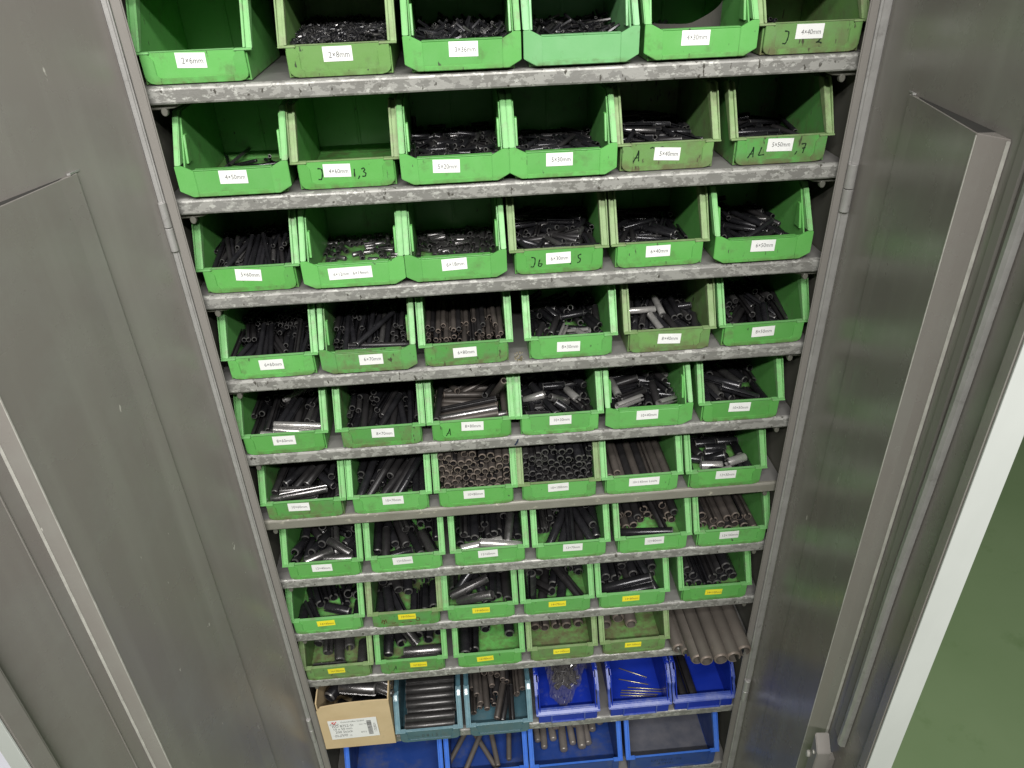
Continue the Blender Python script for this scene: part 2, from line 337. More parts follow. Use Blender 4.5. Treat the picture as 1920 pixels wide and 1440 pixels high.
# ------------------------------------------------------------------ bins
BW = .151
def slopeY(z):  # front profile of the side wall
    return 0
def bin_parts(kind, w, g, h=.109, depth=.2, zl=.040, rim='r'):
    """returns list of (name, mesh) in bin space: x 0..w, y 0 = front lip, z 0 = shelf"""
    out = []; t = .0024; xi = .0105
    yt, zt = .036*(zl/.04 if zl > .045 else 1), h-.009
    side = [(.0040, .001), (.0035, zl-.002), (yt+.003, zt), (yt+.014, h-.002), (depth, h-.002), (depth, .001)]
    mb = MB()
    mb.prism(side, xi-t, xi); mb.prism(side, w-xi, w-xi+t)
    mb.box(xi-.0001, w-xi+.0001, .0046, depth-.0001, .0012, .0032)
    mb.box(xi, w-xi, depth-.0030, depth-.0002, .0032, h-.004)
    # shallow rib on the back wall and bottom fillet
    mb.prism([(depth-.016, .0033), (depth-.0031, .0033), (depth-.0031, .012)], xi+.0005, w-xi-.0005)
    mb.box(w*.5-.002, w*.5+.002, depth-.0045, depth-.0031, .0125, h-.006)
    # outward top flanges
    mb.prism([(0.0004, h), (xi-t, h), (xi-t, h-.0025), (.0022, h-.0025), (.0022, h-.008), (.0004, h-.008)], yt+.016, depth, 'y')
    mb.prism([(w-.0004, h), (w-xi+t, h), (w-xi+t, h-.0025), (w-.0022, h-.0025), (w-.0022, h-.008), (w-.0004, h-.008)], yt+.016, depth, 'y')
    out.append(('body', mb.mesh('body', g, .0005)))
    if kind == 'A':
        # slanted side rims + hexagonal front lip
        mb = MB()
        prf = lambda o: [(-.006+o, .046), (yt-.004+o, zt), (yt+.004+o, h+.0005), (yt+.016, h+.0005), (yt+.016, h-.006), (.010, .046)]
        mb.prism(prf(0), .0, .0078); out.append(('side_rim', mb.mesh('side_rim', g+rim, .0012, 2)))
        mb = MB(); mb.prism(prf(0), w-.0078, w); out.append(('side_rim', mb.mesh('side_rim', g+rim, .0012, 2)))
        mb = MB()
        y0, y1 = -.0075, -.0035
        P = [(0, .0465), (0, .0125), (.0165, .0035), (w-.0165, .0035), (w, .0125), (w, .0465), (w-.009, .0465), (w-.0245, .0385), (.0245, .0385), (.009, .0465)]
        # border ring around the recessed field
        fx0, fx1, fz0 = .0245, w-.0245, .0095
        mb.prism([(0, .0465), (0, .0125), (.0165, .0035), (fx0, .0035), (fx0, .0385), (.009, .0465)], y0, y1, 'y')
        mb.prism([(w, .0465), (w-.009, .0465), (fx1, .0385), (fx1, .0035), (w-.0165, .0035), (w, .0125)], y0, y1, 'y')
        mb.prism([(fx0, .0035), (fx1, .0035), (fx1, fz0), (fx0, fz0)], y0, y1, 'y')
        out.append(('front_lip', mb.mesh('front_lip', g, .0007, 2)))
        mb = MB(); mb.prism([(fx0-.001, fz0-.001), (fx1+.001, fz0-.001), (fx1+.001, .0378), (fx0-.001, .0378)], y0+.0013, y1+.002, 'y')
        mb.prism([(-.0045, .0378), (.0048, .0378), (.0048, .0396), (-.0055, .0396)], fx0-.001, fx1+.001)
        out.append(('label_field', mb.mesh('label_field', g, .0004)))
        mb = MB()
        mb.prism([(xi, .002), (w-xi, .002), (w-xi, .038), (xi, .038)], .0012, .0050, 'y'); out.append(('front_wall', mb.mesh('front_wall', g, .0006)))
        for a_, b_ in ((xi, xi+.0035), (w-xi-.0035, w-xi)):
            mb = MB(); mb.prism([(.014, .044), (.026, .080), (.034, .080), (.034, .044)], a_, b_); out.append(('inner_rib', mb.mesh('inner_rib', g, .0006)))
    elif kind in 'BW':
        mb = MB()
        # sloping flanges each side of the opening, with a raised outer lip and an inner bead
        for s in (0, 1):
            X = (lambda a, b: (a, b)) if s == 0 else (lambda a, b: (w-b, w-a))
            mb.prism([(.0015, zl-.003), (yt+.002, zt-.001), (yt+.011, h-.003), (yt+.02, h-.003), (yt+.02, h-.008), (.0095, zl-.003)], *X(.001, xi-t+.0002))
            mb.prism([(-.0012, zl-.003), (yt-.0035, zt+.002), (yt+.003, h+.001), (yt+.02, h+.001), (yt+.02, h-.004), (.0065, zl-.003)], *X(0, .0017))
            mb.prism([(-.0004, zl+.0005), (yt-.001, zt+.001), (yt+.006, h-.0005), (yt+.02, h-.0005), (yt+.02, h-.004), (.008, zl+.0005)], *X(xi-.0022, xi+.0008))
        mb.prism([(-.0030, zl-.0024), (.0070, zl-.0024), (.0070, zl+.0001), (-.0030, zl+.0001)], 0, .0225).prism([(-.0030, zl-.0024), (.0070, zl-.0024), (.0070, zl+.0001), (-.0030, zl+.0001)], w-.0225, w).prism([(-.0012, zl-.0008), (.0052, zl-.0008), (.0052, zl+.0004), (-.0012, zl+.0004)], .0222, w-.0222)
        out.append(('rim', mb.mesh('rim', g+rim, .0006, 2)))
        mb = MB(); a = .010; r = .012
        def ypl(z): return .0012-.0014*(z-.001)/(zl-.004)
        def pr(poly, dy0, dy1):
            n0 = len(mb.v); k = len(poly)
            for dy in (dy0, dy1):
                for x, z in poly: mb.v.append((x, ypl(z)+dy, z))
            mb.f.append(tuple(range(n0, n0+k))); mb.f.append(tuple(range(n0+2*k-1, n0+k-1, -1)))
            for i in range(k): j = (i+1) % k; mb.f.append((n0+i, n0+k+i, n0+k+j, n0+j))
        zt2 = zl-.0009
        arcL = [(a+r-r*math.cos(q), .0012+r*.8-r*.8*math.sin(q)) for q in (0, .5, 1., 1.57)]
        arcR = [(w-x, z) for x, z in reversed(arcL)]
        fx, fz = a+.0155, .0085
        pr([(a, zt2)]+arcL+[(fx+.004, .0012), (fx+.004, fz), (fx, fz+.004), (fx, zt2-.009), (fx-.006, zt2-.001), (fx-.006, zt2)], -.0016, .0048)
        pr([(w-fx-.004, .0012)]+arcR+[(w-a, zt2), (w-fx+.006, zt2), (w-fx+.006, zt2-.001), (w-fx, zt2-.009), (w-fx, fz+.004), (w-fx-.004, fz)], -.0016, .0048)
        pr([(fx+.004, .0012), (w-fx-.004, .0012), (w-fx-.004, fz), (fx+.004, fz)], -.0016, .0048)
        out.append(('front_panel', mb.mesh('front_panel', g, .0009, 2)))
        mb = MB(); pr([(fx-.007, fz-.001), (w-fx+.007, fz-.001), (w-fx+.007, zt2), (fx-.007, zt2)], .0, .0042)
        out.append(('label_field', mb.mesh('label_field', g)))
    elif kind == 'K':
        mb = MB(); zz = zl-.012
        for s in (0, 1):
            X = (lambda a, b: (a, b)) if s == 0 else (lambda a, b: (w-b, w-a))
            mb.prism([(-.001, zl-.004), (.018, zl+.022), (.020, zl+.036), (yt+.022, h+.001), (yt+.034, h+.001), (yt+.034, h-.006), (.008, zl-.004)], *X(.0, .0052))
            mq = MB().prism([(.024, zl+.034), (.030, zl+.046), (.042, zl+.056), (.042, zl+.042)], *X(.0050, .0078)); out.append(('inner_rib', mq.mesh('inner_rib', g+'r', .0006)))
        mb.prism([(-.002, zz+.003), (-.002, zz+.006), (.006, zl), (.0145, zl), (.0165, zz)], .0, w)
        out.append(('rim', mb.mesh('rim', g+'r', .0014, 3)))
        mb = MB()
        mb.prism([(.006, .001), (w-.006, .001), (w-.006, zz+.004), (.006, zz+.004)], .003, .016, 'y')
        out.append(('front_panel', mb.mesh('front_panel', g, .001, 2)))
        mb = MB(); mb.box(.034, .0365, -.0005, .0032, .003, zz+.002).box(w-.0365, w-.034, -.0005, .0032, .003, zz+.002).box(.0365, w-.0365, -.0005, .0032, .003, .0055)
        out.append(('label_holder', mb.mesh('label_holder', g+'r', .0004)))
    return out
_bc = {}
def bin_meshes(*a, **k):
    key = (a, tuple(sorted(k.items())))
    if key not in _bc: _bc[key] = bin_parts(*a, **k)
    return _bc[key]

BINS = [(1, 1, 'B', -0.0144, 0.0084, 'ga', 'r', '2×6mm', 0.0723, 0.0285, 0.0375, 2, 'empty green bin at the left end of the top row, label 2×6mm'),
        (1, 2, 'B', 0.1687, 0.009, 'gd', 'd', '2×8mm', 0.0743, 0.0281, 0.0375, 0, 'green bin with dusty grey side rims, heaped with tiny pins, label 2×8mm'),
        (1, 3, 'A', 0.3283, 0.0033, 'ga', 'r', '3×36mm', 0.0766, 0.0284, 0.0375, 1, 'hexagonal fronted green bin in the top row holding thin black pins, label 3×36mm'),
        (1, 4, 'A', 0.4823, 0.0027, 'gc', 'r', '', 0.075, 0.02, 0.0, -0.1, 'mint green bin in the top row with no paper label at all'),
        (1, 5, 'A', 0.6403, 0.0039, 'ga', 'r', '4×30mm', 0.068, 0.0285, 0.0375, 1, 'green bin in the top row with a curled grey card inside, label 4×30mm'),
        (1, 6, 'B', 0.7943, 0.0086, 'gdw', 'd', '4×40mm', 0.071, 0.0285, 0.0375, 0.5, 'scuffed dark interior green bin at the right end of the top row, label 4×40mm'),
        (2, 1, 'A', 0.0057, 0.0029, 'ga', 'r', '4×50mm', 0.075, 0.0285, 0.0375, 1.5, 'hexagonal fronted green bin at the left end of the second row, label 4×50mm'),
        (2, 2, 'B', 0.1569, 0.0092, 'gb', 'd', '4×60mm', 0.0624, 0.0261, 0.0375, 1.6, 'empty green bin with marker writing ,3 right of its label 4×60mm'),
        (2, 3, 'A', 0.3081, 0.0033, 'ga', 'r', '5×20mm', 0.0632, 0.0272, 0.0375, 2, 'hexagonal fronted green bin of short black pins in the second row, label 5×20mm'),
        (2, 4, 'A', 0.4593, 0.0039, 'ga', 'r', '5×30mm', 0.0699, 0.0281, 0.0375, 0.5, 'hexagonal green bin sparsely filled with black pins in the second row, label 5×30mm'),
        (2, 5, 'B', 0.6106, 0.0107, 'gdw', 'd', '5×40mm', 0.0749, 0.0236, 0.0375, 3.5, 'green bin with a marker letter A and a tilted white label 5×40mm'),
        (2, 6, 'B', 0.7757, 0.0103, 'gbw', 'd', '5×50mm', 0.0735, 0.0278, 0.0375, 1.6, 'green bin with marker writing ending in ,7 at the right of the second row'),
        (3, 1, 'B', -0.0069, 0.0077, 'gb', 'r', '5×60mm', 0.0739, 0.0273, 0.0375, 5, 'green bin of long parallel black pins at the left of the third row'),
        (3, 2, 'A', 0.1475, 0.0036, 'ga', 'r', '6×12mm   6×14mm', 0.0701, 0.0253, 0.064, -0.9, 'green bin with one wide label carrying two sizes, 6×12mm and 6×14mm'),
        (3, 3, 'A', 0.2991, 0.0043, 'ga', 'r', '6×18mm', 0.0727, 0.0284, 0.0375, -2, 'hexagonal green bin of very short grey pins beside the wide labelled bin, 6×18mm'),
        (3, 4, 'B', 0.4547, 0.0067, 'gb', 'd', '6×30mm', 0.0742, 0.0247, 0.0375, -1, 'green bin with marker writing ending in 5 and pins 6×30mm'),
        (3, 5, 'B', 0.6091, 0.0077, 'gb', 'd', '6×40mm', 0.0727, 0.0257, 0.0375, -0.5, 'green bin with black pins lying crosswise in the third row, label 6×40mm'),
        (3, 6, 'A', 0.7655, 0.0036, 'gb', 'r', '6×50mm', 0.0753, 0.0282, 0.0375, 1.3, 'hexagonal fronted green bin at the right end of the third row, label 6×50mm'),
        (4, 1, 'B', -0.0038, 0.003, 'ga', 'r', '6×60mm', 0.0752, 0.0246, 0.0375, 0.1, 'green bin at the left end of the fourth row, tilted parallel pins, label 6×60mm'),
        (4, 2, 'A', 0.15, 0.0039, 'gaw', 'r', '6×70mm', 0.0788, 0.0253, 0.0375, -0.1, 'green bin with a dirty hexagonal front, two pins crossing on top, label 6×70mm'),
        (4, 3, 'B', 0.3048, 0.0025, 'gbw', 'r', '6×80mm', 0.0729, 0.0236, 0.0375, -1.2, 'green bin of brownish parallel pins left of the gap with crumbs, label 6×80mm'),
        (4, 4, 'B', 0.4736, 0.0033, 'ga', 'r', '8×30mm', 0.0713, 0.0212, 0.0375, 1.1, 'green bin right of the gap with crumbs, label 8×30mm'),
        (4, 5, 'B', 0.6346, 0.003, 'gdw', 'd', '8×40mm', 0.0751, 0.0236, 0.0375, 3, 'yellowish scuffed green bin with some bright pins, label 8×40mm'),
        (4, 6, 'B', 0.7904, 0.0034, 'gb', 'r', '8×50mm', 0.075, 0.0246, 0.0375, -1.4, 'green bin at the right end of the fourth row, label 8×50mm'),
        (5, 1, 'B', -0.0112, 0.0003, 'gb', 'r', '8×60mm', 0.0756, 0.027, 0.0375, 0.6, 'green bin with crossed bright pins at the left of the fifth row, label 8×60mm'),
        (5, 2, 'B', 0.1514, -0.0005, 'gbw', 'r', '8×70mm', 0.0781, 0.0283, 0.0375, 1.7, 'green bin of long black pins with a grimy right front corner, label 8×70mm'),
        (5, 3, 'B', 0.304, 0.0004, 'gb', 'r', '8×80mm', 0.077, 0.0285, 0.0375, 2, 'green bin with a letter A left of its white label 8×80mm'),
        (5, 4, 'B', 0.4552, -0.0002, 'ga', 'r', '10×30mm', 0.0763, 0.0285, 0.0375, 0.0, 'green bin of short black pins in the middle of the fifth row, label 10×30mm'),
        (5, 5, 'A', 0.6086, 0.0031, 'ga', 'r', '10×40mm', 0.0725, 0.0285, 0.0375, -0.2, 'worn hexagonal green bin with bright pins in the fifth row, label 10×40mm'),
        (5, 6, 'B', 0.7703, 0.0006, 'gb', 'r', '10×50mm', 0.0732, 0.0285, 0.0375, 1.5, 'green bin at the right end of the fifth row, label 10×50mm'),
        (6, 1, 'B', -0.0031, 0.0001, 'gbw', 'r', '10×60mm', 0.0657, 0.0285, 0.0375, 1.6, 'green bin with two thick grey pins lying in front, left of the sixth row'),
        (6, 2, 'B', 0.1494, -0.0, 'ga', 'r', '10×70mm', 0.0801, 0.0274, 0.0375, 0.4, 'green bin of upright looking black pins in the sixth row, label 10×70mm'),
        (6, 3, 'B', 0.3032, -0.0005, 'gb', 'r', '10×80mm', 0.0717, 0.0271, 0.0375, 0.1, 'green bin showing a honeycomb of brown pin ends, label 10×80mm'),
        (6, 4, 'B', 0.4544, -0.0002, 'ga', 'd', '10×100mm', 0.0734, 0.0285, 0.0375, -1.5, 'green bin showing a stack of black pin ends, label 10×100mm'),
        (6, 5, 'B', 0.6061, 0.0001, 'ga', 'r', '10×140mm Leicht', 0.0794, 0.0261, 0.056, 0.0, 'green bin of very long brown pins with a wide label ending in Leicht'),
        (6, 6, 'B', 0.761, -0.0008, 'gb', 'r', '12×30mm', 0.0755, 0.0284, 0.0375, 0.6, 'green bin thinly filled with short bright pins, right of the sixth row, 12×30mm'),
        (7, 1, 'B', 0.0068, 0.0001, 'gb', 'r', '12×40mm', 0.0718, 0.0266, 0.0375, 1.3, 'green bin at the left end of the lowest white labelled row, 12×40mm'),
        (7, 2, 'B', 0.1613, 0.0005, 'ga', 'r', '12×50mm', 0.0693, 0.0285, 0.0375, -1.4, 'green bin with one bright pin along its front edge, label 12×50mm'),
        (7, 3, 'B', 0.3209, 0.0007, 'ga', 'r', '12×60mm', 0.0718, 0.0285, 0.0375, -1.2, 'green bin with a cluster of very shiny crosswise pins, label 12×60mm'),
        (7, 4, 'B', 0.4775, -0.0008, 'ga', 'r', '12×70mm', 0.078, 0.0285, 0.0375, 1.0, 'green bin of long black pins in the lowest white labelled row, 12×70mm'),
        (7, 5, 'B', 0.6363, -0.0004, 'ga', 'r', '12×80mm', 0.0778, 0.0285, 0.0375, -1.1, 'green bin with two matt black pins lying diagonally on brown ones, 12×80mm'),
        (7, 6, 'B', 0.791, 0.0002, 'ga', 'r', '12×100mm', 0.0701, 0.0273, 0.0375, -0.5, 'green bin with pins stacked only at its back, right end, label 12×100mm'),
        (8, 1, 'B', -0.0106, -0.0005, 'ga', 'r', '14×40mm', 0.0725, 0.027, 0.035, -1, 'green bin with a yellow label at the left end of its row, 14×40mm'),
        (8, 2, 'B', 0.1447, -0.0005, 'gbw', 'd', '14×50mm', 0.0779, 0.027, 0.035, 0.6, 'grimy green bin with brown marker letters around its yellow label'),
        (8, 3, 'B', 0.2959, -0.0003, 'ga', 'r', '14×60mm', 0.0753, 0.027, 0.035, 0.1, 'green yellow-labelled bin with two grey pins crosswise in front, 14×60mm'),
        (8, 4, 'B', 0.4505, -0.0006, 'ga', 'r', '14×70mm', 0.075, 0.027, 0.035, -0.2, 'green yellow-labelled bin of slanting long black pins, 14×70mm'),
        (8, 5, 'B', 0.6047, -0.0001, 'ga', 'r', '14×80mm', 0.0715, 0.0247, 0.035, -0.6, 'green yellow-labelled bin with a round smudge on its left front corner, 14×80mm'),
        (8, 6, 'B', 0.7739, -0.0004, 'gb', 'r', '14×100mm', 0.0734, 0.0234, 0.035, 1.7, 'green yellow-labelled bin with black pins stacked at the back, right end, 14×100mm'),
        (9, 1, 'B', -0.0119, -0.0001, 'gdw', 'd', '16×50mm', 0.0719, 0.0258, 0.035, -0.8, 'dirty green bin above the cardboard box with a yellow label'),
        (9, 2, 'B', 0.143, -0.0002, 'gbw', 'r', '16×60mm', 0.0883, 0.0235, 0.035, 0.9, 'green bin with a faint letter A left of its yellow label'),
        (9, 3, 'B', 0.3062, -0.0005, 'gb', 'r', '16×80mm', 0.0658, 0.0241, 0.035, -3, 'nearly empty green yellow-labelled bin with two black pins at its left wall'),
        (9, 4, 'B', 0.4611, -0.0004, 'gdw', 'd', '16×100mm', 0.0734, 0.0266, 0.035, -0.8, 'dusty green bin with five pins side by side at its back'),
        (9, 5, 'B', 0.6164, 0.0002, 'gdw', 'd', '20×100mm', 0.0719, 0.0262, 0.035, 0.7, 'dusty green bin with three thick brown pins, left of the loose tubes')]
#  row, col, kind, x, y, variant, rim suffix, label text, label centre (x,z), label width, rot, marker list, description
def bin_label_name(t): return t
made = {}
PR = random.Random(3)
for row, col, kind, x, y, g, rim, txt, lx, lz, lw, rot, desc in BINS:
    w = BW
    root = empty('storage_bin', (x, y, ZS[row-1]+.0003)); made[(row, col)] = root
    root.rotation_euler = (0, 0, R(PR.uniform(-.35, .35)))
    tag(root, desc, 'bin', 'green storage bins on the shelves')
    for name, me in bin_meshes(kind, w, g, rim=rim): link(name, me, root)
    if txt:
        yel = row >= 8
        lh = .0182 if not yel else .0148
        yy = (.0012-.0014*(lz-.001)/.036-.0003) if kind == 'B' else -.0075+.0013-.0003
        pl_ = MB(); pl_.box(-lw/2, lw/2, -.0002, .0001, -lh/2, lh/2)
        lab = link('paper_label', pl_.mesh('paper_label', 'yellow' if yel else 'paper'), root, (lx, yy, lz), (R(2) if kind == 'B' else 0, R(rot), 0))
        tw = {True: .0265, False: .0265}[yel] if lw < .045 else lw*.80
        if len(txt) > 7 and lw < .045: tw = .030
        link('lettering', text_mesh(txt, tw, 'ink'), lab, (PR.uniform(.0005, .0025), -.00035, PR.uniform(-.001, .001)))

def writing(rc, strokes, m, wd=.0017, lz0=.020, kind='B'):
    """strokes in panel coordinates: x along the bin, z up"""
    root = made[rc]
    o = link('marker_writing', strokes_mesh(strokes, wd, m), root, (0, .0, 0))
    me = o.data
    for v in me.vertices:
        z = v.co.z; v.co.y = .0012-.0014*(z-.001)/.036-.00025
def A_(x, z, s=1.): return [[(x, z), (x+.0055*s, z+.009*s), (x+.0075*s, z+.0165*s)], [(x+.0075*s, z+.0165*s), (x+.0082*s, z+.001*s)], [(x+.002*s, z+.006*s), (x+.0085*s, z+.0062*s)]]
def J_(x, z): return [[(x, z+.016), (x+.006, z+.0155), (x+.0055, z+.006), (x+.003, z), (x-.001, z+.001)]]
def d3(x, z): return [[(x, z+.011), (x+.003, z+.013), (x+.005, z+.010), (x+.002, z+.0075), (x+.006, z+.005), (x+.004, z+.0005), (x, z+.001)]]
def d7(x, z): return [[(x-.002, z+.013), (x+.005, z+.0145), (x+.003, z+.006), (x+.002, z)], [(x, z+.007), (x+.005, z+.008)]]
def d5(x, z): return [[(x+.006, z+.014), (x+.001, z+.012), (x+.0015, z+.008), (x+.005, z+.0065), (x+.004, z+.001), (x, z)]]
def d2(x, z): return [[(x, z+.012), (x+.004, z+.015), (x+.006, z+.011), (x+.002, z+.003), (x-.002, z+.001), (x+.002, z+.002), (x+.006, z)]]
def com(x, z): return [[(x+.001, z+.002), (x, z), (x-.0015, z-.0025)]]
writing((1, 6), J_(.037, .014)+d2(.084, .013), 'marker')
writing((2, 2), J_(.036, .014)+[[(.0855, .016), (.0862, .027)]]+com(.0915, .015)+d3(.096, .015), 'marker')
writing((2, 5), A_(.026, .014)+[[(.050, .0325), (.053, .034), (.0555, .0325)], [(.064, .0325), (.067, .034), (.0695, .0325)]], 'marker')
writing((2, 6), A_(.028, .011, .95)+[[(.047, .026), (.045, .018), (.043, .014), (.052, .015)]]+com(.099, .015)+d7(.107, .014), 'marker')
writing((3, 4), J_(.033, .012)+[[(.046, .024), (.043, .014), (.047, .012), (.050, .017), (.045, .017)]]+[[(.0925, .013), (.0935, .018)]]+d5(.103, .015), 'marker')
writing((5, 3), A_(.031, .011, .95), 'marker', .0014)
writing((8, 2), [[(.026, .012), (.029, .024), (.0315, .015), (.035, .025), (.036, .013)], [(.030, .010), (.033, .020)]]+[[(.046, .0115), (.050, .010), (.054, .012)], [(.066, .010), (.072, .0115)], [(.082, .011), (.086, .0105)]]+[[(.097, .012), (.094, .018), (.098, .024), (.103, .019), (.101, .012), (.097, .012)]], 'markerb', .0016)
writing((9, 2), A_(.034, .010, .9), 'marker', .0011)

# ---- row 10 and 11 bins
def other_bin(name, x, y, row, kind, w, g, desc, h=.109, zl=.040, depth=.2, group='blue storage bins on the two lowest shelves'):
    root = empty(name, (x, y, ZS[row-1]+.0003)); tag(root, desc, 'bin', group)
    for n_, me in bin_meshes(kind, w, g, h=h, zl=zl, depth=depth): link(n_, me, root)
    return root
t1 = other_bin('storage_bin', .161, -.018, 10, 'W', .150, 'teal', 'smoky teal plastic bin filled with grey pins lying crosswise, beside the cardboard box', group='smoky plastic bins')
t2 = other_bin('storage_bin', .318, -.018, 10, 'W', .150, 'teal', 'smoky blue plastic bin with brown pins standing lengthwise, left of the bright blue bins', group='smoky plastic bins')
b4 = other_bin('storage_bin', .477, -.004, 10, 'K', .146, 'blue', 'bright blue bin holding a crumpled clear plastic bag')
b5 = other_bin('storage_bin', .643, -.003, 10, 'K', .146, 'blue', 'bright blue bin with a few thin brass coloured rods, between two other blue bins')
b6 = other_bin('storage_bin', .792, -.002, 10, 'K', .146, 'blue', 'bright blue bin with two thick black tubes, at the right cabinet post')
c1 = other_bin('storage_bin', .020, .002, 11, 'W', .232, 'blue2', 'wide dull blue bin, empty, below the cardboard box', h=.150, zl=.056, depth=.28)
c2 = other_bin('storage_bin', .256, .002, 11, 'W', .200, 'blue2', 'dull blue bin with a handful of thin rods splayed in it, on the lowest shelf', h=.150, zl=.056, depth=.28)
c3 = other_bin('storage_bin', .459, .000, 11, 'W', .226, 'blue2', 'wide dull blue bin with a row of grey round ended pins on the lowest shelf', h=.150, zl=.056, depth=.28)
c4 = other_bin('storage_bin', .693, .000, 11, 'W', .230, 'blue2', 'wide dull blue bin with only grey dust in it, rightmost on the lowest shelf', h=.150, zl=.056, depth=.28)
link('dust_layer', MB().box(.012, .218, .016, .270, .0034, .0042).mesh('dust_layer', 'dustyfloor'), c4)
link('dust_layer', MB().box(.012, .214, .016, .270, .0034, .0040).mesh('dust_layer', 'blue2'), c3)
link('printed_text', text_mesh('KASTEN 14 · 7/4\nA 14×A1', .075, 'markerblue'), c4, (.10, -.0001, .030), (R(1.5), 0, 0))
link('scuffed_print', text_mesh('— 0 8 1 5 —', .07, 'ink'), t1, (.075, .0003, .020), (R(2), 0, 0))

# ---- cardboard box
bx = empty('cardboard_box', (0, 0, ZS[9])); tag(bx, 'open brown cardboard box with a white printed label, holding large steel pins', 'box')
def wavy(x0, x1, y, z0, top, t, nx=16, nz=8, amp=.0012, ax='x', seed=0):
    mb = MB(); n = (nx+1)*(nz+1)
    for s in (0, 1):
        for i in range(nx+1):
            for j in range(nz+1):
                u = i/nx; v = j/nz; a = x0+(x1-x0)*u; z = z0+(top(u)-z0)*v
                d = amp*noise.noise(Vector((u*3+seed, v*2.3, seed)))*2*v+s*t
                mb.v.append((a, y+d, z) if ax == 'x' else (y+d, a, z))
    k = nz+1
    for s in (0, 1):
        for i in range(nx):
            for j in range(nz):
                a = s*n+i*k+j; mb.f.append((a, a+1, a+k+1, a+k) if s else (a, a+k, a+k+1, a+1))
    for i in range(nx):
        for j in (0, nz): a = i*k+j; mb.f.append((a, a+k, n+a+k, n+a))
    for j in range(nz):
        for i in (0, nx): a = i*k+j; mb.f.append((a, a+1, n+a+1, n+a))
    return mb
link('box_front', wavy(.002, .158, -.016, .0006, lambda u: .147+.007*u+.004*math.sin(u*3.1)-(.012 if u < .02 else 0), .0028, seed=2).mesh('box_front', 'card'), bx)
link('box_side', wavy(-.0132, .20, .0025, .0006, lambda u: .158+.004*math.sin(u*9), .0028, ax='y', seed=5).mesh('box_side', 'card'), bx)
link('box_side', wavy(-.0132, .20, .1552, .0006, lambda u: .158+.004*math.sin(u*7+1), .0028, ax='y', seed=9).mesh('box_side', 'card'), bx)
link('box_side', wavy(.006, .155, .20, .0006, lambda u: .158, .0028, seed=11).mesh('box_side', 'card'), bx)
link('box_bottom', MB().box(.006, .155, -.012, .20, .0006, .003).mesh('box_bottom', 'card'), bx)
lb = link('shipping_label', MB().box(-.0525, .0525, -.0002, .0001, -.033, .033).mesh('shipping_label', 'paper'), bx, (.0735, -.0182, .0700), (0, R(-1), 0))
def put(s, wd, x, z, m='ink', rot=0): link('lettering', text_mesh(s, wd, m), lb, (x, -.0004, z), (0, rot, 0))
put('Gummimuffen GmbH', .050, .000, .0255); put('ISO 8752-St', .046, -.022, .0125); put('10 x 50 mm', .040, -.0235, .0025); put('200 Stück', .038, -.0225, -.0080)
put('(DIN 1481)', .018, .022, .0120); put('Art. 100 050', .028, -.030, -.0185); put('Charge 8752 · 10', .038, -.026, -.0235); put('8752', .012, .020, -.0150)
mb = MB(); rr = random.Random(8); z = -.026
while z < .022:
    hh = rr.choice((.0006, .001, .0016)); mb.quad((.030, -.0004, z), (.040, -.0004, z), (.040, -.0004, z+hh), (.030, -.0004, z+hh)); z += hh+rr.choice((.0006, .001))
link('barcode', mb.mesh('barcode', 'ink'), lb); put('4 008752 1', .030, .046, -.002, rot=R(90))
def ringpts(cx_, cz_, r0): return [(cx_+r0*math.cos(a*.524), cz_+r0*.62*math.sin(a*.524)) for a in range(13)]
link('logo', strokes_mesh([ringpts(-.045, .0195, .0042), ringpts(-.035, .0190, .0042)], .0009, 'ink'), lb, (0, -.0004, 0))
link('logo', strokes_mesh([[(-.0445, .028), (-.040, .020), (-.0345, .029)], [(-.0425, .0275), (-.039, .0275)]], .0022, 'red'), lb, (0, -.0005, 0))

# ------------------------------------------------------------------ pins
SC = 1.4e-3
def pin_geo(d, L, seg=12, slot=.62, wall=.17, cham=True):
    """slotted (rolled) spring pin along z: open C section with chamfered ends"""
    ro = d/2; ri = ro*(1-2*wall*.8); a0 = slot/2; a1 = 2*math.pi-slot/2
    c = ro*.14
    rings = [(ri, -L/2), (ro-c, -L/2), (ro, -L/2+c*1.6), (ro, L/2-c*1.6), (ro-c, L/2), (ri, L/2)]
    v = []; f = []
    for r_, z_ in rings:
        for i in range(seg+1):
            a = a0+(a1-a0)*i/seg; v.append((r_*math.cos(a), r_*math.sin(a), z_))
    k = seg+1; n = len(rings)
    for j in range(n):
        j2 = (j+1) % n
        for i in range(seg): f.append((j*k+i, j*k+i+1, j2*k+i+1, j2*k+i))
    f.append(tuple(j*k for j in range(n))); f.append(tuple(j*k+seg for j in reversed(range(n))))
    return v, f
def pin_mi(seg): return [1 if j in (0, 1, 3, 4) else 0 for j in range(6) for i in range(seg)]+[0, 0]
_pg = {}
def pin_mesh(d, L, m, seg=14, **k):
    key = (d, L, m, seg, tuple(k.items()))
    if key not in _pg:
        v, f = pin_geo(d*SC, L*SC, seg, **k); me = bpy.data.meshes.new('spring_pin'); me.from_pydata(v, [], f)
        me.materials.append(MT[m]); me.materials.append(MT['bend' if m in ('b', 'rust') else 'end']); me.polygons.foreach_set('material_index', pin_mi(seg)); sm_ = [True]*len(f); me.polygons.foreach_set('use_smooth', sm_)
        me.set_sharp_from_angle(angle=R(32)); _pg[key] = me
    return _pg[key]
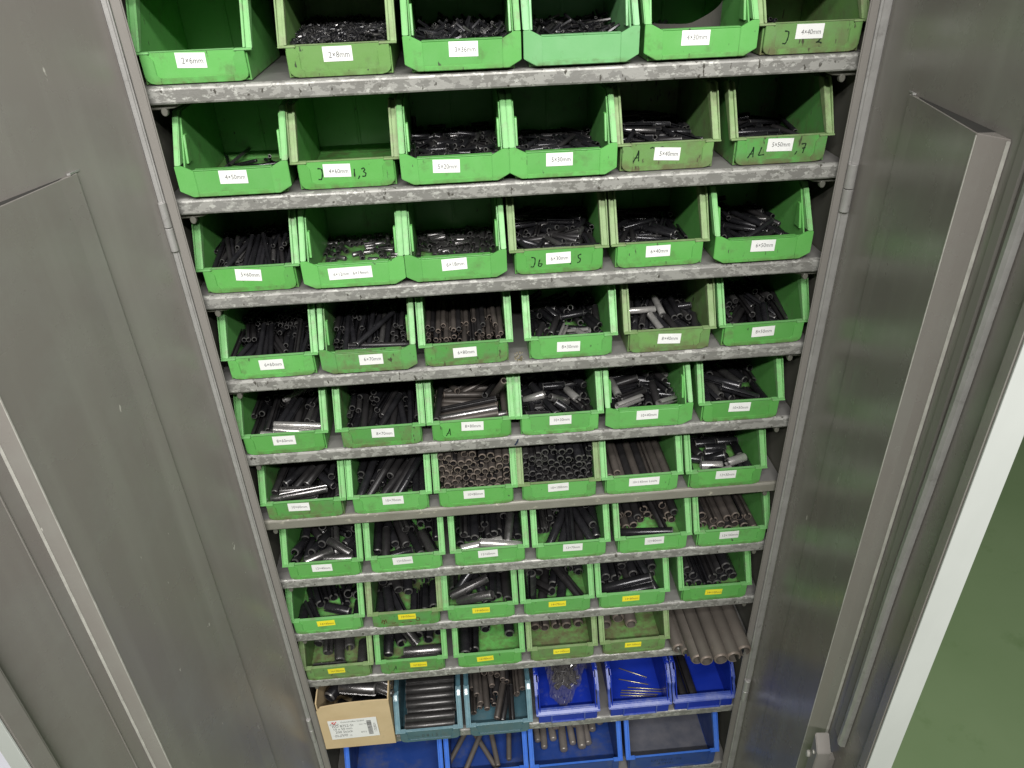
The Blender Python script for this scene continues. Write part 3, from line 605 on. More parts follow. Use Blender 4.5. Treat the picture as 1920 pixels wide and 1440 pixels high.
def heap(name, items, mats, label, cat='pins', seg=10):
    """items: (d, L, matkey, Matrix); one joined mesh"""
    v = []; f = []; mi = []; cache = {}
    order = sorted(set(i[2] for i in items))
    for d, L, m, X in items:
        k = (d, L)
        if k not in cache: cache[k] = pin_geo(d*SC, L*SC, 5 if d < 4 else seg)
        pv, pf = cache[k]; n = len(v)
        v += [tuple(X @ Vector(p)) for p in pv]; f += [tuple(n+i for i in q) for q in pf]; mi += [len(order) if q else order.index(m) for q in pin_mi(5 if d < 4 else seg)]
    me = bpy.data.meshes.new(name); me.from_pydata(v, [], f)
    for m in order: me.materials.append(MT[m])
    me.materials.append(MT['bend' if order[0] in ('b', 'rust') else 'end'])
    me.polygons.foreach_set('material_index', mi); me.polygons.foreach_set('use_smooth', [True]*len(f)); me.set_sharp_from_angle(angle=R(32))
    o = link(name, me); tag(o, label, cat, kind='stuff'); return o
def pinxf(x, y, z, d, roll):
    q = Vector(d).to_track_quat('Z', 'Y'); return Matrix.Translation((x, y, z)) @ q.to_matrix().to_4x4() @ Matrix.Rotation(roll, 4, 'Z')

DATA = [1250,1313,288,214,180,524,892,288,569,180,729,638,288,88,180,224,1428,288,623,180,369,1826,288,611,180,748,1525,288,706,180,1370,952,288,180,180,258,787,288,214,180,828,
355,288,133,180,469,828,288,209,180,758,1925,288,0,180,957,771,288,520,180,653,1647,288,373,180,1154,227,288,225,180,496,1459,288,173,180,1087,626,288,531,180,592,1817,
288,554,180,894,1073,288,489,180,892,326,288,493,180,739,1385,288,706,180,1370,1534,288,180,180,269,1483,288,263,180,1230,228,288,225,180,778,588,288,448,180,259,1214,
288,9,180,140,225,288,180,180,1198,1642,288,658,180,1076,1817,288,135,180,618,501,288,628,180,978,1087,288,129,180,1292,545,288,531,180,566,1458,288,533,180,1033,1376,
329,287,144,534,1174,288,576,180,915,1574,288,706,180,801,1714,358,82,180,743,1455,288,706,180,247,1178,349,9,180,1254,1816,288,158,180,281,1146,288,369,180,782,1734,288,
704,180,934,1247,314,385,158,315,1013,288,359,180,1035,1443,288,712,180,1194,1506,288,355,180,140,1925,393,143,0,845,836,319,467,153,839,1797,288,344,180,419,1583,288,
117,180,901,1857,308,352,164,318,167,288,400,180,913,1536,346,327,167,140,1379,324,180,149,566,979,351,455,167,1370,225,288,180,180,422,319,288,622,180,390,834,288,574,
180,460,1173,288,216,180,734,1171,288,1,180,1185,1925,360,720,177,765,822,288,480,180,599,427,313,636,158,140,1727,288,540,180,654,279,288,629,180,844,267,358,338,180,
737,1421,349,706,180,693,948,288,437,180,673,1022,288,437,180,840,1285,288,38,180,1020,726,288,520,180,140,909,288,180,180,1333,1792,288,508,180,1261,1119,288,396,180,
201,762,322,192,151,378,501,288,60,180,433,820,348,572,178,595,1290,330,385,143,396,158,353,393,180,782,424,288,493,180,1115,867,288,612,180,922,829,342,142,164,446,1685,
356,624,174,697,1135,358,572,180,455,1826,288,612,180,519,165,288,399,180,316,835,288,214,180,806,185,352,321,171,1321,1323,288,574,180,1155,594,288,531,180,828,1314,350,
402,178,734,120,288,360,180,210,311,333,180,140,291,736,358,479,180,1049,1635,288,309,180,559,1753,345,585,158,270,1575,323,597,150,841,1065,354,480,176,551,1465,358,463,
180,250,1330,364,387,167,1040,451,288,310,180,1300,1008,325,180,148,936,1627,331,690,159,541,343,348,266,178,973,227,288,532,180,433,1455,319,157,154,1338,358,350,547,
177,285,1823,288,611,180,304,1081,310,363,161,1078,1133,288,489,180,285,1703,288,251,180,385,1019,358,451,180,935,1078,349,128,180,1282,1211,358,91,180,751,822,357,93,
177,560,698,350,477,175,1253,120,358,720,180,1281,1746,350,514,173,1194,1287,322,198,151,650,763,288,120,180,492,1925,358,360,180,486,352,288,262,180,387,587,288,60,180,
1312,803,332,236,142,740,564,358,212,180,193,1795,358,133,180,1287,1321,370,458,170,140,550,288,180,180,312,1274,331,712,152,1218,902,288,578,180,337,315,320,651,152,
1225,493,358,63,180,500,526,358,716,180,539,1072,358,464,180,140,274,358,540,180,1370,1075,358,180,180,1246,1479,354,5,176,1183,856,338,595,164,1075,1672,358,281,179,
1188,1793,323,534,150,1048,229,307,185,164,960,1271,377,370,162,1249,273,349,489,124,623,886,358,421,179,350,436,356,271,175,1370,515,288,180,180,935,384,357,379,175,
1109,1122,350,154,168,1225,594,288,171,180,982,542,327,653,146,315,619,316,48,156,279,1273,188,180,180,322,825,188,677,180,795,1004,188,446,180,1265,1762,188,601,180,269,
436,188,506,180,682,1479,188,241,180,1240,587,188,457,180,353,1272,188,542,180,488,1491,188,587,180,883,867,188,37,180,589,1498,188,601,180,449,1421,224,592,160,1109,
1736,188,646,180,1097,994,188,231,180,845,1669,188,7,180,140,1713,188,540,180,1370,296,188,540,180,1225,1521,188,637,180,983,523,188,153,180,1050,501,188,153,180,140,422,
188,180,180,1370,1747,230,540,157,438,953,188,717,180,316,1026,188,357,180,552,209,188,709,180,1290,361,226,532,159,447,120,188,0,180,724,1759,188,38,180,201,1307,188,
535,180,594,785,188,661,180,1059,1411,188,588,180,617,303,188,328,180,319,1737,188,519,180,682,1174,188,362,180,1120,1673,243,281,176,606,1103,188,2,180,1057,765,188,349,
180,921,120,188,0,180,1106,1137,188,591,180,1084,192,188,356,180,418,980,258,120,180,620,563,188,346,180,600,1243,188,362,180,552,642,188,346,180,920,1383,188,188,180,
1275,1295,200,236,173,940,1059,233,94,155,247,1735,188,159,180,768,338,188,680,180,916,1925,188,360,180,1267,660,258,237,180,1239,1025,188,587,180,354,737,216,691,165,
507,1829,222,418,161,847,1424,188,548,180,1094,646,258,226,180,1370,886,229,540,157,1211,1263,188,233,180,359,353,188,478,180,596,1790,188,38,180,498,430,308,315,180,545,
1257,308,340,180,548,1543,308,344,180,574,1398,308,704,180,564,1470,308,344,180,476,1846,308,340,180,1116,1604,308,435,180,625,911,308,356,180,647,582,308,367,180,702,
834,308,715,180,414,1632,308,344,180,411,638,308,8,180,387,1784,308,701,180,584,876,368,355,180,396,1388,380,344,175,416,1818,367,701,180,472,1057,308,340,180,753,1302,
308,344,180,660,968,351,710,167,1007,314,308,266,180,774,384,340,666,167,879,756,308,715,180,743,1863,341,352,166,577,322,308,316,180,1019,1339,353,290,161,979,1693,348,
703,163,392,1458,369,704,180,707,1925,308,0,180,1123,1907,353,360,161,558,1184,308,700,180,215,705,362,507,157,409,1602,377,4,179,513,362,378,216,180,1065,948,308,339,
180,582,1215,369,700,180,388,1558,432,8,177,747,1550,374,374,176,388,1143,308,340,180,1186,421,342,269,166,341,622,400,433,141,717,1660,308,344,180,1300,1394,308,180,180,
977,1780,344,364,165,462,815,391,353,171,387,1671,378,4,180,467,746,407,353,173,1100,316,308,626,180,381,1042,371,28,154,1141,559,308,305,180,1370,1448,308,180,180,292,
335,308,609,180,385,1743,374,719,152,759,1837,405,360,169,140,1101,387,180,177,823,1250,364,342,178,224,1201,373,573,153,987,1036,308,700,180,633,223,308,316,180,540,
1000,406,408,165,1189,323,308,626,180,260,344,375,126,152,700,469,394,502,166,928,628,378,192,180,702,1092,208,395,180,710,1557,208,1,180,696,1662,208,371,180,642,1416,
208,1,180,549,1133,208,390,180,456,259,208,362,180,714,568,208,377,180,485,1188,208,30,180,615,1925,246,720,167,661,803,208,2,180,457,1850,208,371,180,578,619,208,17,180,
599,1486,208,361,180,594,959,208,22,180,541,1717,208,11,180,516,1269,241,17,169,667,1800,208,11,180,505,1036,278,425,180,564,330,208,2,180,485,189,208,2,180,694,1427,278,
44,180,871,877,208,362,180,819,1616,247,366,172,1054,1772,249,350,166,693,839,269,362,180,651,402,208,362,180,814,937,243,371,168,512,1346,208,1,180,420,1067,272,63,168,
140,441,280,180,179,871,513,208,14,180,457,666,239,10,170,1074,1509,253,408,165,1370,1334,247,180,167,1189,722,254,245,165,518,731,208,2,180,425,1496,295,667,151,885,120,
208,0,180,455,1815,278,683,180,914,1089,235,389,171,140,1478,277,180,174,435,1692,341,88,174,210,1283,208,540,180,794,1335,208,173,180,857,1217,208,533,180,1126,1043,208,
189,180,350,1328,208,540,180,280,1026,208,180,180,950,627,208,549,180,1230,927,208,540,180,982,1091,208,549,180,608,887,208,528,180,1370,1193,208,540,180,140,942,208,540,
180,490,1155,208,540,180,560,1515,208,540,180,871,1114,275,187,176,758,586,243,166,170,943,1161,270,189,180,1030,1360,208,549,180,1364,1136,278,541,180,1300,759,208,540,
180,712,1148,208,173,180,315,1210,269,540,180,1370,1248,347,540,180,1299,1539,241,530,171,420,1501,208,180,180,419,585,208,180,180,245,1189,269,180,180,1197,1038,270,552,
172,525,1351,269,540,180,916,1039,329,185,177,717,827,273,530,179,1069,785,258,200,166,622,1539,243,532,171,1009,904,333,196,164,649,850,262,171,178,1068,1172,278,204,
180,168,1449,268,542,176,1370,1303,417,540,180,455,1148,269,540,180,1074,942,340,196,168,1303,675,278,551,179,586,1539,303,533,170,834,751,301,178,154,385,750,269,540,
180,420,1424,329,540,180,1300,1007,340,539,174,288,1184,358,138,166,1082,528,347,194,165,1123,1226,304,558,168,717,1212,333,532,169,554,536,295,178,170,1234,875,463,541,
156,771,1013,336,170,179,140,1410,334,540,177,977,805,373,195,163,1221,1329,297,542,156,799,500,309,172,152,1162,1542,294,542,156,291,504,283,187,159,1370,1403,487,540,
180,766,1335,400,535,178,633,949,330,536,180,1103,1541,333,540,159,588,761,389,174,179,286,1543,345,516,171,490,1133,329,540,180,998,1561,362,524,136,140,1061,412,540,
177,1304,1539,526,553,170,1166,1542,366,539,156,715,1116,460,160,172,523,1236,391,535,177,350,753,329,540,180,869,506,324,173,148,712,1539,367,530,170,1301,1145,403,538,
174,450,724,416,199,158,1302,1304,465,539,174,813,500,379,182,150,485,954,467,545,169,1165,923,501,181,169,217,1557,359,533,137,416,518,355,205,138,647,1222,457,516,178,
409,1033,405,184,158,1237,1554,351,538,139,1023,1068,474,177,176,858,1557,352,526,139,1212,506,310,210,151,927,1563,367,524,135,934,492,345,176,141,653,1557,331,514,145,
881,498,395,183,148,242,637,367,175,149,1370,502,402,180,154,172,502,298,171,155,712,498,374,174,148,381,483,405,209,141,1243,1541,488,548,160,760,496,426,177,145,644,
476,389,169,128,529,493,441,147,160,959,459,404,211,123,1078,1543,400,547,156,1205,1584,418,491,139,1298,490,409,173,140,611,1557,393,515,145,318,755,392,174,177,200,497,
389,173,147,1158,485,349,202,140,577,1624,75,605,180,628,178,75,553,180,687,1797,75,360,180,1147,1474,75,566,180,939,403,75,711,180,153,1875,75,181,180,1079,1061,75,518,
180,961,737,75,386,180,348,1509,75,509,180,326,1918,75,360,180,1074,1330,75,19,180,1363,1876,75,541,180,446,1340,75,590,180,1073,1761,75,678,180,266,1193,75,599,180,147,
1240,75,180,180,156,1457,75,542,180,315,1834,75,360,180,494,1870,75,439,180,512,1775,75,79,180,191,641,75,261,180,1001,1540,75,23,180,841,1461,75,15,180,842,1187,75,381,
180,487,1594,75,255,180,955,1918,75,359,180,821,1551,75,374,180,1234,1823,75,9,180,803,185,75,720,180,1156,921,75,179,180,865,1351,75,25,180,762,1885,75,360,180,752,1007,
75,564,180,223,812,75,153,180,202,1665,75,371,180,1294,1016,75,701,180,845,269,75,718,180,1199,178,75,41,180,1132,631,75,566,180,656,1656,75,605,180,943,850,75,340,180,
1362,1571,75,182,180,268,941,75,305,180,1166,1234,75,700,180,361,1703,75,540,180,986,1209,75,242,180,1246,1910,117,338,0,1086,268,75,393,180,341,1298,75,546,180,308,633,
75,261,180,338,773,75,575,180,1132,1638,117,375,0,1260,1585,75,182,180,240,1533,75,190,180,664,1142,75,59,180,849,1718,75,577,180,934,1780,75,554,180,421,1000,75,664,180,
1266,1342,75,278,180,189,183,75,542,180,1224,1918,75,0,180,1255,827,75,517,180,253,1339,75,491,180,1173,1644,75,145,180,709,599,75,587,180,686,869,75,565,180,147,1824,75,
180,180,291,1590,75,476,180,972,1652,75,530,180,218,368,75,615,180,233,1146,75,653,180,357,1918,75,720,180,878,1918,75,0,180,709,1830,75,194,180,1077,1620,75,145,180,567,
1385,75,618,180,625,1830,75,194,180,797,1580,75,710,180,812,1747,75,530,180,1264,215,75,174,180,540,1829,75,194,180,321,172,75,315,180,991,1348,75,151,180,478,1573,75,
116,180,1162,304,75,196,180,277,428,75,615,180,374,1566,75,116,180,540,1284,75,258,180,1080,1357,75,511,180,483,318,75,626,180,221,1671,75,95,180,1054,1822,110,308,146,
1349,214,75,534,180,426,529,75,471,180,1195,1269,75,180,180,810,1012,75,138,180,1363,1500,75,540,180,440,1275,75,258,180,1276,1789,97,301,159,792,1253,75,151,180,831,745,
75,594,180,1279,1571,75,540,180,896,1739,75,170,180,1190,942,75,516,180,786,632,75,227,180,894,1312,75,511,180,147,211,75,180,180,403,972,96,194,160,722,1318,75,511,180,
922,1038,75,517,180,1363,1206,75,180,180,431,163,159,35,180,468,1418,146,709,156,563,1098,75,419,180,442,230,75,274,180,753,344,75,555,180,1321,1593,148,180,180,1001,510,
75,314,180,458,1722,122,690,132,631,218,75,502,180,1363,819,75,540,180,297,1138,156,577,170,409,1565,159,20,180,548,527,75,142,180,1016,1073,75,158,180,1085,127,75,360,
180,632,1518,75,566,180,147,999,75,540,180,317,1834,75,360,180,380,1195,75,272,180,1027,1647,138,517,169,388,1258,142,625,175,638,1042,75,417,180,1114,1162,101,166,155,
611,435,75,147,180,1079,906,75,160,180,583,785,75,531,180,391,711,75,160,180,495,783,75,167,180,1209,1524,121,163,154,147,1424,75,180,180,226,757,75,635,180,850,1154,153,
406,174,820,1492,75,351,180,938,799,75,270,180,1279,1245,75,180,180,938,270,75,349,180,785,127,75,360,180,1052,641,75,5,180,1254,525,75,325,180,392,1749,275,544,180,954,
460,275,232,180,640,1918,275,360,180,539,386,275,37,180,873,1126,275,468,180,147,1402,275,540,180,315,1580,275,184,180,361,1154,275,513,180,1126,742,275,632,180,1287,785,
275,224,180,763,127,275,0,180,1048,932,275,632,180,1363,1081,275,180,180,637,1550,275,654,180,996,1869,275,388,180,663,250,275,37,180,931,1574,275,352,180,1191,127,275,0,
180,1072,1261,275,491,180,1012,211,275,360,180,607,1186,275,599,180,319,490,335,344,145,1273,1715,275,486,180,898,383,319,592,155,1068,1774,275,405,180,442,706,275,676,
180,1222,1186,275,491,180,147,616,275,180,180,317,1917,340,1,142,839,711,275,356,180,883,998,352,82,166,799,799,359,89,180,326,1297,359,32,180,648,1734,275,355,180,735,
146,357,709,177,614,971,335,590,145,321,270,328,258,150,1204,1086,355,473,175,274,1155,275,513,180,825,1306,275,503,180,605,1361,275,239,180,614,322,275,397,180,990,1658,
322,401,154,1197,1333,275,491,180,231,298,275,180,180,1307,883,340,554,162,317,1833,339,1,143,320,1386,369,381,129,1363,1676,320,180,155,726,388,359,596,180,675,1626,358,
404,179,640,803,275,3,180,490,883,275,3,180,231,1567,285,183,175,400,639,311,692,160,426,871,361,498,169,1335,439,314,195,158,1180,1494,345,1,160,1106,1090,356,473,178,
954,570,369,658,169,1128,401,318,505,156,887,1154,359,49,180,318,1207,359,32,180,411,1054,319,494,155,1218,957,382,125,162,1014,730,360,629,130,318,1123,381,32,180,147,
1511,359,540,180,413,1644,362,387,175,517,1461,359,694,180,806,1890,354,3,179,1131,626,337,120,144,1363,891,405,540,154,1088,1333,361,696,129,923,1544,359,43,180,898,505,
364,296,171,728,902,410,592,149,515,298,359,505,180,773,476,334,598,146,461,554,275,708,180,1192,1408,361,349,175,719,1263,359,49,180,533,1754,387,11,159,845,1418,363,62,
137,1191,163,351,379,172,1185,1749,359,589,180,519,864,378,154,168,1090,1270,433,649,176,782,1199,359,409,180,911,1032,442,336,180,1312,1640,409,571,139,1052,1708,390,
676,146,643,1807,319,705,155,159,950,326,547,151,1253,421,316,195,157,713,849,155,5,180,922,1211,155,448,180,613,1535,155,370,180,566,1553,239,687,180,870,960,155,13,180,
328,1217,155,118,180,362,1696,155,481,180,821,1918,155,0,180,557,757,155,5,180,660,1676,155,391,180,388,501,155,338,180,507,640,155,350,180,822,691,187,357,167,844,526,
155,350,180,563,1918,239,720,180,1036,874,215,256,155,796,1834,155,360,180,227,1677,205,542,159,324,650,239,140,180,1122,1538,191,376,165,1124,1651,155,4,180,407,912,155,
421,180,787,1450,155,363,180,709,1291,155,34,180,291,1302,199,114,162,147,1496,155,180,180,665,365,155,390,180,424,1008,193,52,164,1195,1164,155,180,180,1279,653,155,540,
180,1322,1682,235,522,146,422,1783,239,350,161,650,1824,262,346,166,577,1146,155,401,180,565,1662,245,339,168,147,627,238,540,178,147,1205,243,540,178,1122,209,155,21,
180,387,370,193,18,164,908,1670,255,337,170,1122,294,155,21,180,1124,1918,245,0,178,926,869,239,269,180,836,1579,292,349,173,1363,1001,155,180,180,746,1376,200,21,161,
1125,1298,211,139,157,1057,988,239,247,180,1122,127,197,360,163,1279,1232,155,540,180,414,1265,239,102,180,488,712,239,164,180,714,300,194,383,164,565,127,155,0,180,547,
211,155,360,180,1246,1616,175,578,180,1200,1593,256,170,177,463,671,175,556,180,720,931,175,546,180,555,858,175,218,180,1128,1264,175,172,180,804,938,175,546,180,1029,
1045,175,532,180,1279,1197,222,180,164,394,434,224,155,164,1201,1084,175,532,180,147,1283,259,540,180,518,1213,202,588,171,994,448,175,573,180,466,1745,175,409,180,147,
816,175,540,180,223,830,259,155,180,742,1183,261,272,177,276,767,175,555,180,733,1594,224,230,164,1363,1486,234,540,160,707,351,219,61,165,312,1138,175,555,180,1010,1501,
266,613,149,821,1605,222,230,164,381,782,259,518,180,972,1650,291,599,140,908,1144,285,634,163,821,321,228,61,162,190,887,330,526,173,273,1536,338,497,178,1363,735,175,
180,180,1226,423,175,227,180,860,526,290,50,141,504,127,258,360,176,861,990,339,228,177,433,1565,230,306,162,626,1640,269,602,173,1238,569,251,223,175,1064,1641,273,595,
147,1103,1111,259,229,180,765,748,259,297,180,223,434,225,156,164,548,1362,362,185,177,729,1079,264,272,175,788,207,274,361,174,1081,701,301,228,165,830,1481,278,229,164,
1170,1141,309,251,163,457,1918,335,720,162,422,1483,298,165,156,517,1648,275,607,164,1093,698,155,543,180,990,939,155,183,180,613,847,192,534,170,870,1027,155,192,180,
387,1032,155,138,180,231,1506,155,180,180,1178,682,155,543,180,673,671,155,530,180,147,1307,155,180,180,779,728,206,206,166,536,546,155,540,180,1279,854,155,540,180,774,
1131,194,565,169,1046,640,223,543,180,456,496,210,146,165,147,1194,239,180,180,393,1281,155,138,180,394,817,155,138,180,1189,500,245,209,167,1363,852,155,540,180,405,604,
198,145,168,1218,1133,215,564,164,942,819,224,547,175,615,1524,204,536,167,1089,1384,281,524,161,886,800,303,553,162,345,890,238,141,180,387,498,270,147,168,730,693,321,
238,170,748,515,209,206,165,281,1121,225,522,161,1363,1312,238,540,178,1188,856,248,567,172,285,493,320,141,168,373,723,261,146,169,1020,1326,232,521,159,760,469,288,239,
165,768,1265,266,535,153,938,1516,236,532,158,147,1175,323,180,180,1249,1268,337,530,159,1185,1232,285,533,162,322,1289,279,545,165,1016,1543,267,530,153,481,497,302,172,
145,1363,1085,326,540,178,630,1366,338,541,158,405,1357,267,543,148,705,1544,344,534,150,231,1004,326,540,157,392,1545,301,547,148,714,1521,264,541,149,147,507,389,180,
172,556,1539,262,543,161,1084,1366,369,525,161,1119,1048,381,520,170,938,1484,328,528,157,1279,1332,242,540,156,1363,1252,407,540,178,591,497,335,182,144,327,867,417,570,
165,1286,1540,369,530,159,471,1544,261,544,150,1144,489,320,177,136,1074,1540,420,533,158,239,1552,295,567,149,851,1472,257,533,151,1244,540,367,164,150,780,1550,387,527,
143,519,495,380,180,141,790,1546,294,539,146,333,1549,362,551,145,1115,489,404,176,135,951,1542,401,525,157,556,1539,347,540,160,1023,1543,352,527,153,674,476,343,186,
125,227,1543,383,541,152,461,1545,351,547,149,860,1552,354,527,141,151,1543,421,541,152,1193,1577,367,521,122,248,856,443,568,170,1358,484,333,182,128,1003,507,336,187,
166,231,1140,235,180,180,1277,974,235,541,180,1096,846,235,542,180,839,1158,235,182,180,1279,976,319,540,180,591,934,235,182,180,458,1000,235,529,180,673,1064,235,182,
180,315,941,235,540,180,920,1370,235,542,180,1005,1317,235,182,180,1363,1000,319,540,180,1048,1270,308,542,180,1357,1279,235,181,180,513,773,271,174,172,259,1389,318,531,
180,886,829,308,182,180,761,811,235,542,180,1182,1410,235,543,180,453,697,328,173,171,634,856,308,182,180,420,1468,258,532,175,308,960,319,171,179,962,1378,308,182,180,
555,577,323,179,168,802,853,308,182,180,147,1035,235,540,180,1099,1038,377,183,179,1141,1029,304,183,179,1363,872,403,540,180,373,772,343,173,168,711,1305,308,182,180,
903,1290,388,537,179,313,1148,404,179,179,1031,577,396,171,141,993,1469,386,536,179,817,1481,383,535,144,1279,969,403,540,180,1203,1335,354,541,178,626,774,392,531,179,
802,824,392,554,178,1016,778,383,165,144,225,838,404,539,180,274,1122,479,543,179,1322,1101,476,540,180,712,977,445,183,147,880,1089,474,530,179,1162,1148,430,541,178,
433,742,421,198,167,953,733,437,177,163,499,1479,367,530,148,147,1415,401,540,171,1279,879,548,541,179,176,1468,316,533,172,625,1076,471,538,177,747,554,413,170,137,579,
1449,355,529,151,1162,1028,515,542,178,1235,1045,474,541,179,406,1491,411,552,137,196,1013,502,544,174,369,572,439,181,154,845,506,516,110,163,914,207,357,359,175,913,
127,332,360,171,651,1127,155,180,180,567,1342,155,180,180,399,744,155,180,180,1363,859,155,540,180,231,1324,155,180,180,1071,818,155,540,180,1279,1209,155,540,180,483,
840,155,540,180,315,818,155,540,180,735,1299,155,180,180,1158,726,155,181,180,987,1038,155,180,180,693,1253,228,180,180,441,1136,228,540,180,903,995,155,180,180,1333,935,
234,174,178,1217,1225,212,540,180,819,955,155,180,180,525,1199,228,180,180,609,1211,228,180,180,147,758,155,180,180,357,1055,228,540,180,1029,980,228,180,180,1113,1199,
228,180,180,651,1169,300,180,180,483,923,300,180,180,567,992,300,180,180,1071,1224,300,180,180,189,1398,228,180,180,1175,1016,285,540,180,945,855,228,540,180,861,1217,
228,180,180,399,1290,300,180,180,1275,1286,273,537,176,1363,1089,317,180,176,273,814,228,180,180,357,1211,373,180,180,1133,817,358,540,180,903,1099,300,540,180,315,890,
300,180,180,147,931,300,180,180,609,1133,373,180,180,525,1147,373,180,180,777,730,228,180,180,441,777,373,180,180,987,763,300,180,180,1363,1128,403,180,176,1237,1384,343,
536,177,1091,1312,430,540,180,147,970,384,180,180,273,789,373,180,180,399,1133,446,180,180,1281,726,407,180,174,945,902,373,180,180,735,714,300,180,180,1029,879,373,180,
180,819,1080,300,180,180,1194,1372,416,536,177,567,954,446,180,180,231,1191,300,180,180,777,1294,373,180,180,693,1282,373,180,180,861,690,373,540,180,1049,968,503,540,
180,147,1039,483,180,180,1236,989,491,183,177,903,1264,446,180,180,1337,725,470,178,176,651,976,446,180,180,215,1060,434,180,180,987,841,446,180,180,315,950,446,180,180,
687,880,89,149,180,454,1559,89,193,180,1231,1212,89,547,180,418,1202,89,222,180,1205,1788,89,645,180,910,1368,89,528,180,375,1001,89,224,180,161,1117,89,180,180,1094,
1406,89,128,180,263,1337,148,607,146,730,1733,89,162,180,558,1634,89,193,180,948,522,89,338,180,259,1031,146,208,147,1349,1332,89,180,180,1153,1453,197,185,170,951,835,
89,690,180,519,1221,147,258,146,1079,1185,201,355,180,365,515,89,496,180,1349,1059,191,180,116,1280,1450,178,554,169,180,793,158,168,139,312,1736,89,517,180,433,207,89,
322,180,646,1225,185,292,121,838,1695,89,162,180,915,1744,183,505,159,1203,577,89,287,180,161,295,89,540,180,1268,787,89,228,180,587,883,146,133,147,308,1904,200,720,109,
996,1437,182,495,123,430,1712,201,701,180,611,1904,156,0,141,718,352,89,39,180,161,1746,170,180,131,1057,1761,164,99,135,1349,1744,187,540,137,316,689,142,135,149,730,
296,185,399,180,691,1420,148,241,146,1016,981,152,549,143,1244,1640,270,529,171,927,1082,226,1,165,1274,907,197,224,176,496,1444,208,664,163,772,1792,228,5,130,510,488,
89,118,180,1199,795,184,224,177,771,1490,197,229,176,1047,345,201,243,180,975,624,145,660,148,692,600,144,132,148,960,141,89,720,180,986,253,89,720,180,1145,370,89,709,
180,235,521,209,508,180,798,1200,209,515,180,1063,544,209,584,180,374,1087,209,513,180,1116,713,209,584,180,1349,992,209,540,180,236,1624,209,162,180,512,1516,209,565,
180,1123,1049,270,690,154,994,1585,209,519,180,1016,365,209,584,180,630,663,209,150,180,357,509,209,510,180,161,942,209,540,180,505,628,209,150,180,686,1257,209,150,180,
450,625,308,148,179,273,431,303,149,180,1076,1413,209,519,180,316,1419,209,522,180,1208,696,291,527,145,1269,370,288,159,163,759,450,264,219,157,695,1602,264,485,157,
1237,1607,209,180,180,680,1318,319,134,177,820,845,264,172,157,161,713,321,180,180,299,1596,312,527,178,340,1151,310,151,179,912,1675,269,531,154,1071,899,348,187,162,
520,141,271,720,154,910,366,269,215,155,1349,365,209,540,180,583,1801,336,668,123,963,838,330,186,173,731,1141,314,136,177,599,1658,281,486,149,890,1904,330,720,175,1349,
1673,209,540,180,161,1231,374,540,152,1293,1678,306,180,180,193,1682,336,555,133,470,1063,260,164,158,1027,1377,319,107,178,656,411,287,218,146,410,714,424,371,176,783,
906,383,188,161,161,1051,149,540,180,970,719,149,256,180,285,1318,149,556,180,863,1506,149,115,180,988,878,149,616,180,459,1124,149,169,180,1349,1333,149,540,180,430,
1650,149,655,180,197,1578,253,192,176,1141,1277,149,574,180,958,1434,230,220,153,521,1725,149,655,180,1213,1553,181,555,169,266,734,192,189,166,988,530,233,155,151,568,
1409,228,186,153,464,1374,261,559,180,782,933,261,538,180,572,1903,209,360,160,554,786,149,484,180,861,474,209,155,160,852,1400,251,219,145,1349,891,238,180,150,382,1193,
250,559,176,733,439,149,157,180,1235,1383,311,541,168,1015,1607,291,554,157,327,848,294,189,166,1266,548,224,186,155,265,1503,345,517,165,676,1494,261,179,180,1034,141,
216,360,157,476,404,149,110,180,177,439,212,179,159,1129,1830,381,324,89,1127,1493,254,547,176,1064,998,237,248,150,502,552,241,478,175,1298,1069,189,528,180,273,617,189,
180,180,161,1388,189,540,180,385,1117,189,180,180,632,1538,244,520,165,1201,1216,189,168,180,614,1126,189,507,180,917,675,189,170,180,889,1262,189,507,180,1044,1387,282,
529,179,384,508,266,180,159,161,505,189,540,180,533,1537,189,170,180,1349,684,256,180,161,716,1077,189,147,180,1214,853,288,527,179,527,508,256,171,161,1069,1042,189,528,
180,1349,1539,289,540,152,504,1540,322,555,154,273,1088,290,540,152,663,604,267,178,158,775,618,260,178,160,396,1500,300,195,178,1111,933,288,527,180,161,1213,301,180,
180,894,834,301,542,180,788,604,371,146,162,470,674,372,175,164,325,1543,393,574,169,1158,1514,335,516,139,1289,615,341,174,157,273,1540,291,542,151,1219,1264,390,513,
178,167,1002,413,539,180,673,607,381,146,162,871,1354,403,458,176,755,141,264,360,159,982,141,336,360,159,722,1529,310,174,177,1051,1742,398,55,118,982,234,399,353,170,
493,577,149,544,180,855,741,149,170,180,595,885,149,184,180,704,979,149,184,180,1125,1408,149,180,180,1349,1216,149,180,180,236,973,149,522,180,301,662,149,522,180,1014,
802,149,181,180,417,1475,201,572,168,392,585,203,173,167,1349,920,261,180,180,809,1431,186,535,171,614,657,261,526,180,1237,1048,149,540,180,161,1071,219,540,163,768,
1062,328,512,171,936,763,230,175,175,185,1168,315,546,165,1163,1467,261,197,180,437,578,305,181,164,708,1305,349,522,160,1033,1471,220,562,163,628,1409,268,518,151,1085,
574,242,198,158,384,1506,325,492,145,501,1491,308,493,165,880,1009,334,141,163,514,1468,424,555,165,1229,737,317,183,154,286,1267,261,182,179,831,531,292,126,145,668,
1455,286,720,180,700,1399,189,720,180,829,1139,359,30,144,776,968,248,371,168,717,663,189,661,180,665,1343,286,720,180,667,1511,189,360,180,722,531,189,661,180,693,1287,
189,360,180,672,625,301,345,180,751,1792,189,360,180,850,1537,403,691,170,674,1904,189,0,180,1183,1027,431,504,153,666,474,281,718,161,671,1596,263,360,180,711,1215,274,
